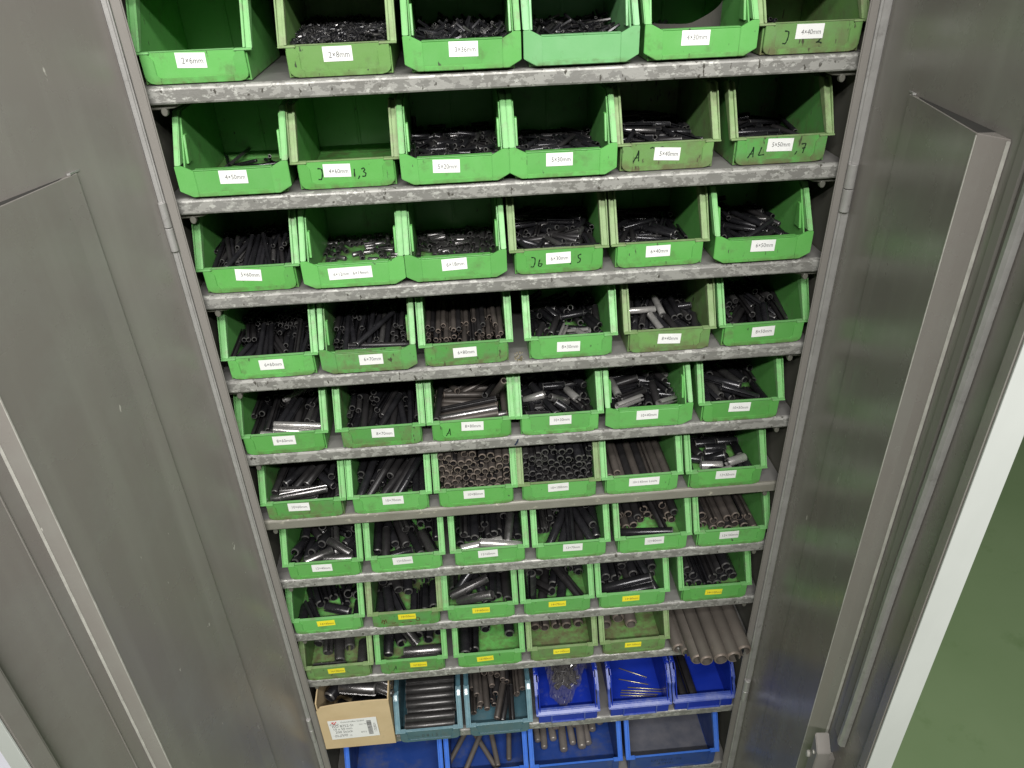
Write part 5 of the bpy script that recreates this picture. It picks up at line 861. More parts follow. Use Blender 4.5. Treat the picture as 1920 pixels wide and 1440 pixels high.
BIGLBL = {1840: 'left lower black pin lying crosswise, front middle of the fifth bin, eighth row',
 1841: 'right lower black pin lying crosswise, front middle of the fifth bin, eighth row',
 1837: 'upper black pin lying back slanting, front right of the fifth bin, eighth row',
 1839: 'right lower black pin lying lengthwise, centre left of the fifth bin, eighth row',
 1843: 'left lower black pin lying lengthwise, centre left of the fifth bin, eighth row',
 1838: 'upper black pin lying lengthwise, centre middle of the fifth bin, eighth row',
 1896: 'upper grey pin lying crosswise, front middle of the smoky teal bin in tenth row',
 1892: 'right upper grey pin lying crosswise, centre middle of the smoky teal bin in tenth row',
 1891: 'inner lower grey pin lying crosswise, front middle of the smoky teal bin in tenth row',
 1887: 'leftmost lower grey pin lying crosswise, front middle of the smoky teal bin in tenth row',
 1894: 'rightmost lower grey pin lying crosswise, front middle of the smoky teal bin in tenth row',
 1897: 'left upper grey pin lying crosswise, centre middle of the smoky teal bin in tenth row',
 1888: 'lower grey pin lying crosswise, centre middle of the smoky teal bin in tenth row',
 1809: 'upper grey pin lying crosswise, front middle of the third bin, eighth row',
 1808: 'lower grey pin lying crosswise, front middle of the third bin, eighth row',
 1793: 'right lower black pin lying lengthwise, centre right of the third bin, eighth row',
 1804: 'lower black pin lying lengthwise, front right of the third bin, eighth row',
 1806: 'upper black pin lying slanting, centre left of the third bin, eighth row',
 1797: 'left lower black pin lying lengthwise, centre right of the third bin, eighth row',
 1731: 'lower black pin lying crosswise, front middle of the fifth bin, seventh row',
 1730: 'lower brown pin lying lengthwise, centre middle of the fifth bin, seventh row',
 1720: 'lower brown pin lying lengthwise, back middle of the fifth bin, seventh row',
 1725: 'upper brown pin lying lengthwise, centre right of the fifth bin, seventh row',
 1395: 'right lower grey pin lying crosswise, front middle of the first bin, sixth row',
 1389: 'lower black pin lying lengthwise, centre left of the first bin, sixth row',
 1380: 'left upper black pin lying slanting, centre middle of the first bin, sixth row',
 1388: 'right upper black pin lying slanting, centre middle of the first bin, sixth row',
 1391: 'lower black pin lying slanting, front middle of the first bin, sixth row',
 1394: 'left lower grey pin lying crosswise, front middle of the first bin, sixth row',
 1378: 'lower black pin lying back slanting, centre middle of the first bin, sixth row',
 1382: 'upper black pin lying lengthwise, centre right of the first bin, sixth row',
 1251: 'leftmost lower brown pin lying crosswise, front middle of the third bin, fifth row',
 1245: 'rightmost lower brown pin lying crosswise, front middle of the third bin, fifth row',
 1247: 'upper brown pin lying lengthwise, front left of the third bin, fifth row',
 1235: 'right lower brown pin lying crosswise, centre middle of the third bin, fifth row',
 1254: 'lower grey pin lying crosswise, front middle of the third bin, fifth row',
 1220: 'left lower brown pin lying crosswise, centre middle of the third bin, fifth row',
 1239: 'upper brown pin lying crosswise, centre middle of the third bin, fifth row',
 1241: 'lower brown pin lying lengthwise, front right of the third bin, fifth row',
 1232: 'inner lower brown pin lying crosswise, front middle of the third bin, fifth row',
 1242: 'upper brown pin lying back slanting, front right of the third bin, fifth row',
 1231: 'upper brown pin lying lengthwise, centre right of the third bin, fifth row',
 1243: 'upper brown pin lying back slanting, back left of the third bin, fifth row',
 1828: 'lower black pin lying back slanting, front right of the fourth bin, eighth row',
 1823: 'upper black pin lying crosswise, front left of the fourth bin, eighth row',
 1819: 'upper black pin lying back slanting, front left of the fourth bin, eighth row',
 1811: 'left lower black pin lying lengthwise, front middle of the fourth bin, eighth row',
 1818: 'right lower black pin lying lengthwise, front middle of the fourth bin, eighth row',
 1813: 'lower black pin lying lengthwise, centre middle of the fourth bin, eighth row',
 1422: 'upper black pin lying slanting, front right of the second bin, sixth row',
 1421: 'leftmost lower black pin lying slanting, front middle of the second bin, sixth row',
 1420: 'lower black pin lying lengthwise, front left of the second bin, sixth row',
 1411: 'inner lower black pin lying slanting, front middle of the second bin, sixth row',
 1419: 'upper black pin lying lengthwise, centre middle of the second bin, sixth row',
 1417: 'rightmost lower black pin lying slanting, front middle of the second bin, sixth row',
 1416: 'upper black pin lying lengthwise, front right of the second bin, sixth row',
 1425: 'upper black pin lying lengthwise, centre left of the second bin, sixth row',
 1424: 'lower black pin lying lengthwise, front right of the second bin, sixth row',
 1882: 'right lower grey pin lying crosswise, front middle of the second bin, ninth row',
 1876: 'upper black pin lying lengthwise, centre left of the second bin, ninth row',
 1880: 'upper black pin lying back slanting, centre middle of the second bin, ninth row',
 1881: 'left lower grey pin lying crosswise, front middle of the second bin, ninth row',
 1874: 'lower black pin lying lengthwise, centre left of the second bin, ninth row',
 1875: 'lower black pin lying lengthwise, centre right of the second bin, ninth row',
 1709: 'lower black pin lying slanting, front middle of the fourth bin, seventh row',
 1712: 'upper black pin lying lengthwise, front middle of the fourth bin, seventh row',
 1701: 'lower black pin lying back slanting, front right of the fourth bin, seventh row',
 1707: 'lower black pin lying lengthwise, centre right of the fourth bin, seventh row',
 1710: 'upper black pin lying lengthwise, centre right of the fourth bin, seventh row',
 1714: 'upper black pin lying lengthwise, centre left of the fourth bin, seventh row',
 1696: 'right lower black pin lying lengthwise, front middle of the fourth bin, seventh row',
 1704: 'left lower black pin lying lengthwise, front middle of the fourth bin, seventh row',
 1345: 'lower black pin lying crosswise, front middle of the sixth bin, fifth row',
 1350: 'left upper black pin lying back slanting, centre middle of the sixth bin, fifth row',
 1361: 'upper grey pin lying lengthwise, centre middle of the sixth bin, fifth row',
 1358: 'right upper black pin lying back slanting, centre middle of the sixth bin, fifth row',
 1348: 'lower black pin lying lengthwise, back right of the sixth bin, fifth row',
 1353: 'lower black pin lying lengthwise, front right of the sixth bin, fifth row',
 1344: 'lower black pin lying lengthwise, centre middle of the sixth bin, fifth row',
 1185: 'upper bright shiny pin lying crosswise, front middle of the first bin, fifth row',
 1172: 'lower black pin lying lengthwise, front left of the first bin, fifth row',
 1178: 'upper black pin lying lengthwise, centre left of the first bin, fifth row',
 1171: 'right lower black pin lying lengthwise, front middle of the first bin, fifth row',
 1179: 'left lower black pin lying lengthwise, front middle of the first bin, fifth row',
 1180: 'upper bright shiny pin lying slanting, back middle of the first bin, fifth row',
 1182: 'lower bright shiny pin lying crosswise, front middle of the first bin, fifth row',
 1170: 'lower black pin lying lengthwise, centre middle of the first bin, fifth row',
 1690: 'right lower bright shiny pin lying crosswise, front middle of the third bin, seventh row',
 1684: 'lower black pin lying lengthwise, front right of the third bin, seventh row',
 1681: 'upper black pin lying lengthwise, front left of the third bin, seventh row',
 1679: 'lower black pin lying lengthwise, centre right of the third bin, seventh row',
 1680: 'upper black pin lying lengthwise, centre middle of the third bin, seventh row',
 1689: 'upper black pin lying lengthwise, centre left of the third bin, seventh row',
 1692: 'left lower bright shiny pin lying crosswise, front middle of the third bin, seventh row',
 1564: 'right lower brown pin lying lengthwise, centre right of the fifth bin, sixth row',
 1569: 'left upper brown pin lying lengthwise, centre middle of the fifth bin, sixth row',
 1572: 'right upper brown pin lying lengthwise, centre middle of the fifth bin, sixth row',
 1567: 'left lower brown pin lying lengthwise, centre middle of the fifth bin, sixth row',
 1570: 'left lower brown pin lying lengthwise, centre right of the fifth bin, sixth row',
 1566: 'right lower brown pin lying lengthwise, centre middle of the fifth bin, sixth row',
 1571: 'upper brown pin lying lengthwise, centre left of the fifth bin, sixth row',
 1565: 'lower brown pin lying lengthwise, centre left of the fifth bin, sixth row',
 1653: 'left upper black pin lying lengthwise, front left of the second bin, seventh row',
 1662: 'right upper black pin lying lengthwise, front left of the second bin, seventh row',
 1664: 'lower black pin lying back slanting, front right of the second bin, seventh row',
 1648: 'lower black pin lying lengthwise, centre middle of the second bin, seventh row',
 1665: 'lower black pin lying lengthwise, front middle of the second bin, seventh row',
 1654: 'lower black pin lying lengthwise, centre left of the second bin, seventh row',
 1657: 'lower black pin lying crosswise, front middle of the second bin, seventh row',
 1659: 'upper black pin lying lengthwise, centre right of the second bin, seventh row',
 924: 'upper black pin lying slanting, front middle of the second bin, fourth row',
 925: 'lower black pin lying crosswise, front middle of the second bin, fourth row',
 923: 'left lower black pin lying lengthwise, front left of the second bin, fourth row',
 914: 'right upper black pin lying lengthwise, centre right of the second bin, fourth row',
 911: 'right lower black pin lying lengthwise, front middle of the second bin, fourth row',
 917: 'left lower black pin lying lengthwise, front middle of the second bin, fourth row',
 905: 'right upper black pin lying lengthwise, centre left of the second bin, fourth row',
 922: 'left upper black pin lying lengthwise, centre left of the second bin, fourth row',
 919: 'left upper black pin lying lengthwise, centre right of the second bin, fourth row',
 896: 'lower black pin lying lengthwise, front right of the second bin, fourth row',
 910: 'right lower black pin lying lengthwise, front left of the second bin, fourth row',
 916: 'lower black pin lying lengthwise, centre middle of the second bin, fourth row',
 1771: 'lower black pin lying back slanting, front middle of the first bin, eighth row',
 1773: 'upper black pin lying lengthwise, front left of the first bin, eighth row',
 1770: 'lower black pin lying back slanting, front left of the first bin, eighth row',
 1765: 'right lower black pin lying lengthwise, centre middle of the first bin, eighth row',
 1757: 'left lower black pin lying lengthwise, centre middle of the first bin, eighth row',
 1769: 'upper black pin lying lengthwise, centre right of the first bin, eighth row',
 1853: 'right lower black pin lying lengthwise, centre middle of the sixth bin, eighth row',
 1851: 'left lower black pin lying lengthwise, centre middle of the sixth bin, eighth row',
 1857: 'upper black pin lying lengthwise, centre right of the sixth bin, eighth row',
 1856: 'lower black pin lying lengthwise, centre right of the sixth bin, eighth row',
 1855: 'upper black pin lying lengthwise, centre left of the sixth bin, eighth row',
 1215: 'right lower black pin lying lengthwise, front right of the second bin, fifth row',
 1217: 'lower black pin lying slanting, front middle of the second bin, fifth row',
 1213: 'right upper black pin lying lengthwise, centre middle of the second bin, fifth row',
 1206: 'lower black pin lying lengthwise, front left of the second bin, fifth row',
 1202: 'left upper black pin lying lengthwise, centre middle of the second bin, fifth row',
 1210: 'left lower black pin lying lengthwise, front right of the second bin, fifth row',
 1207: 'upper black pin lying lengthwise, back middle of the second bin, fifth row',
 1204: 'lower black pin lying lengthwise, centre left of the second bin, fifth row',
 1786: 'upper black pin lying lengthwise, front left of the second bin, eighth row',
 1784: 'left lower black pin lying lengthwise, front right of the second bin, eighth row',
 1782: 'right lower black pin lying lengthwise, front right of the second bin, eighth row',
 1788: 'lower black pin lying lengthwise, front middle of the second bin, eighth row',
 1779: 'lower black pin lying back slanting, front middle of the second bin, eighth row',
 1790: 'lower black pin lying lengthwise, front left of the second bin, eighth row',
 1791: 'upper black pin lying lengthwise, centre middle of the second bin, eighth row',
 1785: 'upper black pin lying lengthwise, centre left of the second bin, eighth row',
 1870: 'lower grey pin lying lengthwise, front middle of the first bin, ninth row',
 1867: 'lower grey pin lying lengthwise, front right of the first bin, ninth row',
 1866: 'upper grey pin lying lengthwise, centre left of the first bin, ninth row',
 1858: 'lower grey pin lying lengthwise, centre middle of the first bin, ninth row',
 1636: 'upper grey pin lying back slanting, front middle of the first bin, seventh row',
 1638: 'lower grey pin lying slanting, front middle of the first bin, seventh row',
 1635: 'upper black pin lying lengthwise, front left of the first bin, seventh row',
 1633: 'lower black pin lying lengthwise, centre middle of the first bin, seventh row',
 1637: 'upper grey pin lying crosswise, front right of the first bin, seventh row',
 1639: 'lower grey pin lying lengthwise, centre middle of the first bin, seventh row',
 1628: 'lower black pin lying lengthwise, front middle of the first bin, seventh row',
 1747: 'left lower brown pin lying lengthwise, centre middle of the sixth bin, seventh row',
 1745: 'left upper brown pin lying lengthwise, centre middle of the sixth bin, seventh row',
 1746: 'lower brown pin lying lengthwise, centre right of the sixth bin, seventh row',
 1744: 'right upper brown pin lying lengthwise, centre middle of the sixth bin, seventh row',
 1742: 'right lower brown pin lying lengthwise, centre middle of the sixth bin, seventh row',
 1912: 'left lower brown pin lying lengthwise, front middle of the smoky blue bin in tenth row',
 1927: 'lower brown pin lying lengthwise, front right of the smoky blue bin in tenth row',
 1918: 'right lower brown pin lying lengthwise, centre left of the smoky blue bin in tenth row',
 1909: 'right lower brown pin lying lengthwise, front middle of the smoky blue bin in tenth row',
 1922: 'left upper brown pin lying lengthwise, centre right of the smoky blue bin in tenth row',
 1923: 'left upper brown pin lying lengthwise, centre left of the smoky blue bin in tenth row',
 1914: 'right upper brown pin lying lengthwise, centre left of the smoky blue bin in tenth row',
 1900: 'left lower brown pin lying lengthwise, centre left of the smoky blue bin in tenth row',
 1926: 'right upper brown pin lying lengthwise, centre right of the smoky blue bin in tenth row',
 1337: 'upper bright shiny pin lying slanting, front left of the fifth bin, fifth row',
 1324: 'upper black pin lying back slanting, centre right of the fifth bin, fifth row',
 1329: 'upper black pin lying slanting, front middle of the fifth bin, fifth row',
 1325: 'lower black pin lying lengthwise, front right of the fifth bin, fifth row',
 1321: 'left lower black pin lying crosswise, centre middle of the fifth bin, fifth row',
 1327: 'upper black pin lying crosswise, centre middle of the fifth bin, fifth row',
 1332: 'lower black pin lying lengthwise, centre right of the fifth bin, fifth row',
 1336: 'lower bright shiny pin lying slanting, front right of the fifth bin, fifth row',
 1320: 'right lower black pin lying crosswise, centre middle of the fifth bin, fifth row',
 1338: 'upper bright shiny pin lying lengthwise, centre left of the fifth bin, fifth row',
 1316: 'lower black pin lying back slanting, back middle of the fifth bin, fifth row',
 1604: 'upper bright shiny pin lying crosswise, front right of the sixth bin, sixth row',
 1600: 'upper black pin lying crosswise, front middle of the sixth bin, sixth row',
 1603: 'lower bright shiny pin lying crosswise, front middle of the sixth bin, sixth row',
 1579: 'left lower black pin lying crosswise, centre middle of the sixth bin, sixth row',
 1602: 'upper black pin lying crosswise, back middle of the sixth bin, sixth row',
 1594: 'lower black pin lying crosswise, centre right of the sixth bin, sixth row',
 1581: 'lower black pin lying lengthwise, centre right of the sixth bin, sixth row',
 1593: 'right lower black pin lying crosswise, centre middle of the sixth bin, sixth row',
 760: 'upper black pin lying back slanting, centre middle of the sixth bin, third row',
 766: 'lower black pin lying back slanting, front middle of the sixth bin, third row',
 758: 'lower black pin lying slanting, front middle of the sixth bin, third row',
 769: 'lower black pin lying back slanting, centre middle of the sixth bin, third row',
 773: 'upper black pin lying back slanting, centre right of the sixth bin, third row',
 994: 'upper brown pin lying lengthwise, front right of the third bin, fourth row',
 992: 'right upper brown pin lying lengthwise, centre right of the third bin, fourth row',
 985: 'left upper brown pin lying lengthwise, centre middle of the third bin, fourth row',
 991: 'upper brown pin lying lengthwise, centre left of the third bin, fourth row',
 990: 'left upper brown pin lying lengthwise, centre right of the third bin, fourth row',
 995: 'right upper brown pin lying lengthwise, centre middle of the third bin, fourth row',
 978: 'farther inner lower brown pin lying lengthwise, centre left of the third bin, fourth row',
 987: 'left lower brown pin lying lengthwise, back middle of the third bin, fourth row',
 996: 'leftmost lower brown pin lying lengthwise, centre left of the third bin, fourth row',
 993: 'right lower brown pin lying lengthwise, back middle of the third bin, fourth row',
 998: 'nearer inner lower brown pin lying lengthwise, centre left of the third bin, fourth row',
 997: 'lower brown pin lying lengthwise, centre middle of the third bin, fourth row',
 971: 'rightmost lower brown pin lying lengthwise, centre left of the third bin, fourth row',
 989: 'lower brown pin lying lengthwise, front middle of the third bin, fourth row',
 849: 'upper black pin lying lengthwise, front right of the first bin, fourth row',
 846: 'upper black pin lying lengthwise, front middle of the first bin, fourth row',
 853: 'right lower black pin lying lengthwise, front middle of the first bin, fourth row',
 829: 'upper black pin lying lengthwise, front left of the first bin, fourth row',
 810: 'lower black pin lying lengthwise, front left of the first bin, fourth row',
 861: 'lower black pin lying lengthwise, front right of the first bin, fourth row',
 836: 'left lower black pin lying lengthwise, front middle of the first bin, fourth row',
 712: 'lower black pin lying back slanting, centre middle of the fifth bin, third row',
 713: 'upper black pin lying crosswise, back middle of the fifth bin, third row',
 711: 'upper black pin lying crosswise, back right of the fifth bin, third row',
 682: 'lower black pin lying crosswise, front middle of the fifth bin, third row',
 715: 'lower black pin lying crosswise, back middle of the fifth bin, third row',
 1104: 'upper bright shiny pin lying crosswise, front left of the fifth bin, fourth row',
 1093: 'lower black pin lying lengthwise, centre middle of the fifth bin, fourth row',
 1088: 'lower black pin lying lengthwise, centre right of the fifth bin, fourth row',
 1105: 'upper bright shiny pin lying lengthwise, centre middle of the fifth bin, fourth row',
 1103: 'lower bright shiny pin lying lengthwise, front middle of the fifth bin, fourth row',
 1092: 'lower black pin lying back slanting, back middle of the fifth bin, fourth row',
 1265: 'upper black pin lying crosswise, centre middle of the fourth bin, fifth row',
 1301: 'lower bright shiny pin lying crosswise, centre left of the fourth bin, fifth row',
 1299: 'upper black pin lying back slanting, centre right of the fourth bin, fifth row',
 1302: 'lower bright shiny pin lying back slanting, centre right of the fourth bin, fifth row',
 1296: 'lower black pin lying back slanting, front middle of the fourth bin, fifth row',
 1289: 'upper black pin lying slanting, front middle of the fourth bin, fifth row',
 1292: 'lower black pin lying slanting, back left of the fourth bin, fifth row',
 297: 'lower black pin lying crosswise, centre middle of the sixth bin, second row',
 305: 'lower black pin lying slanting, back right of the sixth bin, second row',
 1142: 'lower black pin lying back slanting, centre right of the sixth bin, fourth row',
 1123: 'upper black pin lying lengthwise, centre middle of the sixth bin, fourth row',
 1127: 'right lower black pin lying lengthwise, back middle of the sixth bin, fourth row',
 1131: 'right upper black pin lying lengthwise, back right of the sixth bin, fourth row',
 1120: 'lower black pin lying lengthwise, front middle of the sixth bin, fourth row',
 1136: 'left lower black pin lying lengthwise, back middle of the sixth bin, fourth row',
 1143: 'lower black pin lying slanting, front middle of the sixth bin, fourth row',
 1132: 'left upper black pin lying lengthwise, back right of the sixth bin, fourth row',
 416: 'left upper black pin lying lengthwise, front middle of the first bin, third row',
 415: 'left lower black pin lying lengthwise, front middle of the first bin, third row',
 414: 'right upper black pin lying lengthwise, front middle of the first bin, third row',
 417: 'right lower black pin lying lengthwise, front middle of the first bin, third row',
 423: 'lower black pin lying lengthwise, front left of the first bin, third row',
 1044: 'upper black pin lying crosswise, centre middle of the fourth bin, fourth row',
 1030: 'lower black pin lying slanting, centre middle of the fourth bin, fourth row',
 1049: 'lower black pin lying back slanting, centre right of the fourth bin, fourth row',
 1033: 'lower black pin lying crosswise, back left of the fourth bin, fourth row',
 664: 'upper black pin lying crosswise, centre middle of the fourth bin, third row',
 650: 'lower black pin lying back slanting, front middle of the fourth bin, third row',
 662: 'lower black pin lying back slanting, back right of the fourth bin, third row',
 1550: 'lower black pin lying lengthwise, centre right of the fourth bin, sixth row',
 255: 'lower black pin lying crosswise, front left of the fifth bin, second row',
 268: 'lower black pin lying slanting, centre middle of the fifth bin, second row'}
FILL = {(2, 3): 0.022, (2, 4): 0.012, (2, 5): 0.024, (2, 6): 0.014, (3, 1): 0.014, (3, 4): 0.02, (3, 5): 0.008, (3, 6): 0.01, (4, 1): 0.008, (4, 2): 0.016, (4, 3): 0.008, (4, 5): 0.012, (4, 6): 0.006, (5, 1): 0.01, (5, 2): 0.006, (5, 3): 0.01, (5, 4): 0.006, (5, 5): 0.01, (5, 6): 0.006, (6, 1): 0.006, (6, 2): 0.004, (10, 2): 0.02, (10, 3): 0.012, (6, 3): 0.004, (6, 4): 0.004}
idx = 0; rp = random.Random(17); left = {}
LOOK = {'k': 'black', 'g': 'grey', 'b': 'brown black', 's': 'shiny bright'}
for row, col, d, L, m, cnt, dz in GROUPS:
    if row == 10: bxo, byo = {2: (.161, -.018), 3: (.318, -.018)}[col]
    else: bxo, byo = made[(row, col)].location.x, made[(row, col)].location.y
    for _ in range(cnt):
        X, Y, Z, u, v_ = DATA[idx*5:idx*5+5]
        th = R(v_/2); ph = R(u/2)
        dirv = (math.sin(th)*math.cos(ph), math.sin(th)*math.sin(ph), math.cos(th))
        roll = rp.uniform(0, 6.283)
        mm = 'dg' if row == 10 and m == 'g' else m
        if m == 'k' and rp.random() < .25: mm = 'k2'
        if m == 'k' and rp.random() < .10: mm = 'g'
        if m == 'b' and rp.random() < .3: mm = 'k2'
        xf = pinxf(bxo+X/1e4, byo+Y/1e4, ZS[row-1]+Z/1e4+dz, dirv, roll)
        if idx in TOP:
            o = link('spring_pin', pin_mesh(d, L, mm, 16)); o.matrix_world = xf
            nm = BIGLBL.get(idx)
            tag(o, nm, 'spring pin', 'pins in the %s bin' % (('%d×%dmm' % (d, L)) if row < 10 else 'smoky'))
        else: left.setdefault((row, col), []).append((d, L, mm, xf))
        idx += 1
BINTXT = {(1, 1): '2×6mm', (1, 2): '2×8mm', (1, 3): '3×36mm', (1, 4): '', (1, 5): '4×30mm', (1, 6): '4×40mm', (2, 1): '4×50mm', (2, 2): '4×60mm', (2, 3): '5×20mm', (2, 4): '5×30mm', (2, 5): '5×40mm', (2, 6): '5×50mm', (3, 1): '5×60mm', (3, 2): '6×12mm and 6×14mm', (3, 3): '6×18mm', (3, 4): '6×30mm', (3, 5): '6×40mm', (3, 6): '6×50mm', (4, 1): '6×60mm', (4, 2): '6×70mm', (4, 3): '6×80mm', (4, 4): '8×30mm', (4, 5): '8×40mm', (4, 6): '8×50mm', (5, 1): '8×60mm', (5, 2): '8×70mm', (5, 3): '8×80mm', (5, 4): '10×30mm', (5, 5): '10×40mm', (5, 6): '10×50mm', (6, 1): '10×60mm', (6, 2): '10×70mm', (6, 3): '10×80mm', (6, 4): '10×100mm', (6, 5): '10×140mm Leicht', (6, 6): '12×30mm', (7, 1): '12×40mm', (7, 2): '12×50mm', (7, 3): '12×60mm', (7, 4): '12×70mm', (7, 5): '12×80mm', (7, 6): '12×100mm', (8, 1): '14×40mm', (8, 2): '14×50mm', (8, 3): '14×60mm', (8, 4): '14×70mm', (8, 5): '14×80mm', (8, 6): '14×100mm', (9, 1): '16×50mm', (9, 2): '16×60mm', (9, 3): '16×80mm', (9, 4): '16×100mm', (9, 5): '20×100mm', (10, 2): '', (10, 3): ''}
for (row, col), fl_ in FILL.items():   # lower layers of the full bins
    it = left.get((row, col))
    if not it or row == 10: continue
    d, L, mm = it[0][:3]; dd = min(d, (fl_+.001)/SC); rx, ry = made[(row, col)].location.x, made[(row, col)].location.y
    for lay in range(max(1, int(fl_/(dd*SC)))):
        zc = ZS[row-1]+.0034+fl_-dd*SC*(.5+lay)
        if zc-dd*SC/2 < ZS[row-1]+.003: zc = ZS[row-1]+.0035+dd*SC/2
        nx = int(.128/(dd*SC)); ny = max(1, int(.180/(L*SC)))
        for a_ in range(nx):
            for b_ in range(ny): it.append((dd, L, 'k2', pinxf(rx+.0118+(a_+.5)*.128/nx, ry+.012+(b_+.5)*.182/ny, zc, (0, 1, 0), rp.uniform(0, 6))))
for (row, col), it in left.items():
    heap('pin_heap', it, None, 'pile of %s slotted steel pins filling the bin labelled %s' % (LOOK[it[0][2][0]] if it[0][2][0] in LOOK else 'black', BINTXT[(row, col)]) if row < 10 else ('pile of slotted pins filling the smoky %s bin' % ('teal' if col == 2 else 'blue')))

# tiny pins that nobody could count
def mound(rc, d, L, n, m, hfun, lab, extra=0., seed=1):
    rd = random.Random(seed); root = made[rc]; ox, oy, oz = root.location; it = []
    for i in range(n):
        x = rd.uniform(.014, .137); y = rd.uniform(.020, .190)
        h = hfun(x, y)
        if h < .004: continue
        a = rd.uniform(0, 6.283); t = rd.gauss(0, .28)
        hx = abs(L*SC/2*math.cos(a)); hy = abs(L*SC/2*math.sin(a))
        x = min(max(x, .0118+hx), .1392-hx); y = min(max(y, .016+hy), .195-hy)
        z = h+rd.uniform(-.006, .002)
        it.append((d, L, m if rd.random() < .8 else 'g', pinxf(ox+x, oy+y, oz+max(z, .004), (math.cos(a)*math.cos(t), math.sin(a)*math.cos(t), math.sin(t)), rd.uniform(0, 6.28))))
    return heap('pin_heap', it, None, lab)
nf = lambda x, y, s=1: noise.noise(Vector((x*22, y*22, s*7.7)))
mound((1, 2), 2, 8, 2600, 'k', lambda x, y: .0405+.006*nf(x, y)+.008*min(1, y/.1), 'heap of tiny black and bright pins filling the 2×8mm bin')
mound((1, 3), 3, 36, 420, 'k', lambda x, y: .026+.010*nf(x, y, 2)+.010*min(1, y/.12), 'heap of thin black pins in the 3×36mm bin', seed=2)
mound((1, 4), 3, 36, 260, 'k', lambda x, y: .022+.010*nf(x, y, 3)+.011*min(1, y/.12), 'heap of thin black pins in the unlabelled green bin of the top row', seed=3)
mound((1, 6), 4, 40, 70, 'k', lambda x, y: .018+.008*nf(x, y, 4) if x < .08 else 0, 'low heap of black pins in the 4×40mm bin', seed=4)
mound((2, 1), 4, 50, 16, 'k', lambda x, y: .008+.004*nf(x, y, 5), 'low heap of black pins in the 4×50mm bin', seed=5)

# loose single items: (things)
def solid_rod(name, d, L, m, xf, label, cat='rod', group=None, rnd=True, hollow=False):
    key = (name, d, L, m, rnd)
    if hollow: me = pin_mesh(d, L, m, 18)
    elif key in _pg: me = _pg[key]
    else:
        seg = 16; r = d*SC/2; l = L*SC/2; e = r*.45 if rnd else r*.12
        rings = [(0.0, -l), (r*.6, -l), (r*.9, -l+e*.4), (r, -l+e), (r, l-e), (r*.9, l-e*.4), (r*.6, l), (0.0, l)]
        v = []; f = []
        for q, z_ in rings:
            for i in range(seg): a = 2*math.pi*i/seg; v.append((max(q, 1e-5)*math.cos(a), max(q, 1e-5)*math.sin(a), z_))
        for j in range(len(rings)-1):
            for i in range(seg): i2 = (i+1) % seg; f.append((j*seg+i, j*seg+i2, (j+1)*seg+i2, (j+1)*seg+i))
        me = bpy.data.meshes.new(name); me.from_pydata(v, [], f); me.materials.append(MT[m]); me.polygons.foreach_set('use_smooth', [True]*len(f)); _pg[key] = me
    o = link(name, me); o.matrix_world = xf; tag(o, label, cat, group); return o
def lie(row, bx_, by_, x, y, z, ang, tilt=0., roll=0.):
    a = R(ang); t = R(tilt); return pinxf(bx_+x, by_+y, ZS[row-1]+z, (math.cos(a)*math.cos(t), math.sin(a)*math.cos(t), math.sin(t)), R(roll))
# 16x80, 16x100, 20x100 bins of row 9
ORD = ['leftmost', 'second', 'third', 'fourth', 'fifth', 'sixth', 'rightmost']
x9 = {c: made[(9, c)].location.x for c in (3, 4, 5)}
for k, (x, y, a, t) in enumerate(((.0225, .078, 91, 0), (.044, .086, 89, 0), (.070, .140, 90, 0), (.121, .122, 91, 0))):
    solid_rod('spring_pin', 16, 80, 'k', lie(9, x9[3], 0, x, y, .0148, a, t, 70*k), ['long black pin against the left wall of the 16×80mm bin', 'second black pin from the left wall of the 16×80mm bin', 'black pin at the back middle of the 16×80mm bin', 'black hollow pin at the back right of the 16×80mm bin'][k], 'spring pin', 'pins in the 16×80mm bin', hollow=True)
for k, (x, y) in enumerate(((.024, .137), (.047, .134), (.071, .136), (.096, .134), (.121, .137))):
    solid_rod('spring_pin', 15.5, 85, 'b', lie(9, x9[4], 0, x, y, .0143, 90+(-1)**k, 0, 55*k), '%s of the five pins lying side by side in the 16×100mm bin' % (['leftmost', 'second', 'middle', 'fourth', 'rightmost'][k]), 'spring pin', hollow=True)
for k, (x, y, z) in enumerate(((.026, .127, .0165), (.054, .131, .030), (.082, .124, .0165))):
    solid_rod('spring_pin', 19, 88, 'rust', lie(9, x9[5], 0, x, y, z, 90, 0, 100*k), '%s of the three thick brown pins in the 20×100mm bin' % ['leftmost', 'raised middle', 'rightmost'][k], 'spring pin', hollow=True)
# loose brown tubes to the right on the same shelf
TB = ((.782, .078, .0150, 92, 0, 180, 20), (.800, .072, .0150, 91, 0, 190, 20), (.818, .070, .0150, 90.5, 0, 170, 20), (.837, .062, .0150, 90, 0, 180, 22), (.866, .060, .0155, 91.6, 0, 180, 22), (.895, .058, .0155, 90, 0, 180, 22),
      (.808, .030, .0400, 91, 0, 185, 20), (.826, .020, .0400, 90.6, 0, 175, 20), (.856, .022, .0420, 90.4, 0, 180, 22), (.884, .024, .0420, 90, 0, 180, 22), (.911, .032, .0420, 89.6, 0, 170, 22))
for k, (x, y, z, a, t, L, d) in enumerate(TB):
    solid_rod('steel_tube', d, L*.715, 'rust', pinxf(x, y, ZS[8]+z, (math.cos(R(a)), math.sin(R(a)), 0), R(250+37*k)),
              'brown steel tube, %s layer of the loose stack, number %s from left' % (('bottom', ['one', 'two', 'three', 'four', 'five', 'six'][k]) if k < 6 else ('top', ['one', 'two', 'three', 'four', 'five'][k-6])), 'tube', 'loose brown tubes on the shelf', hollow=True)
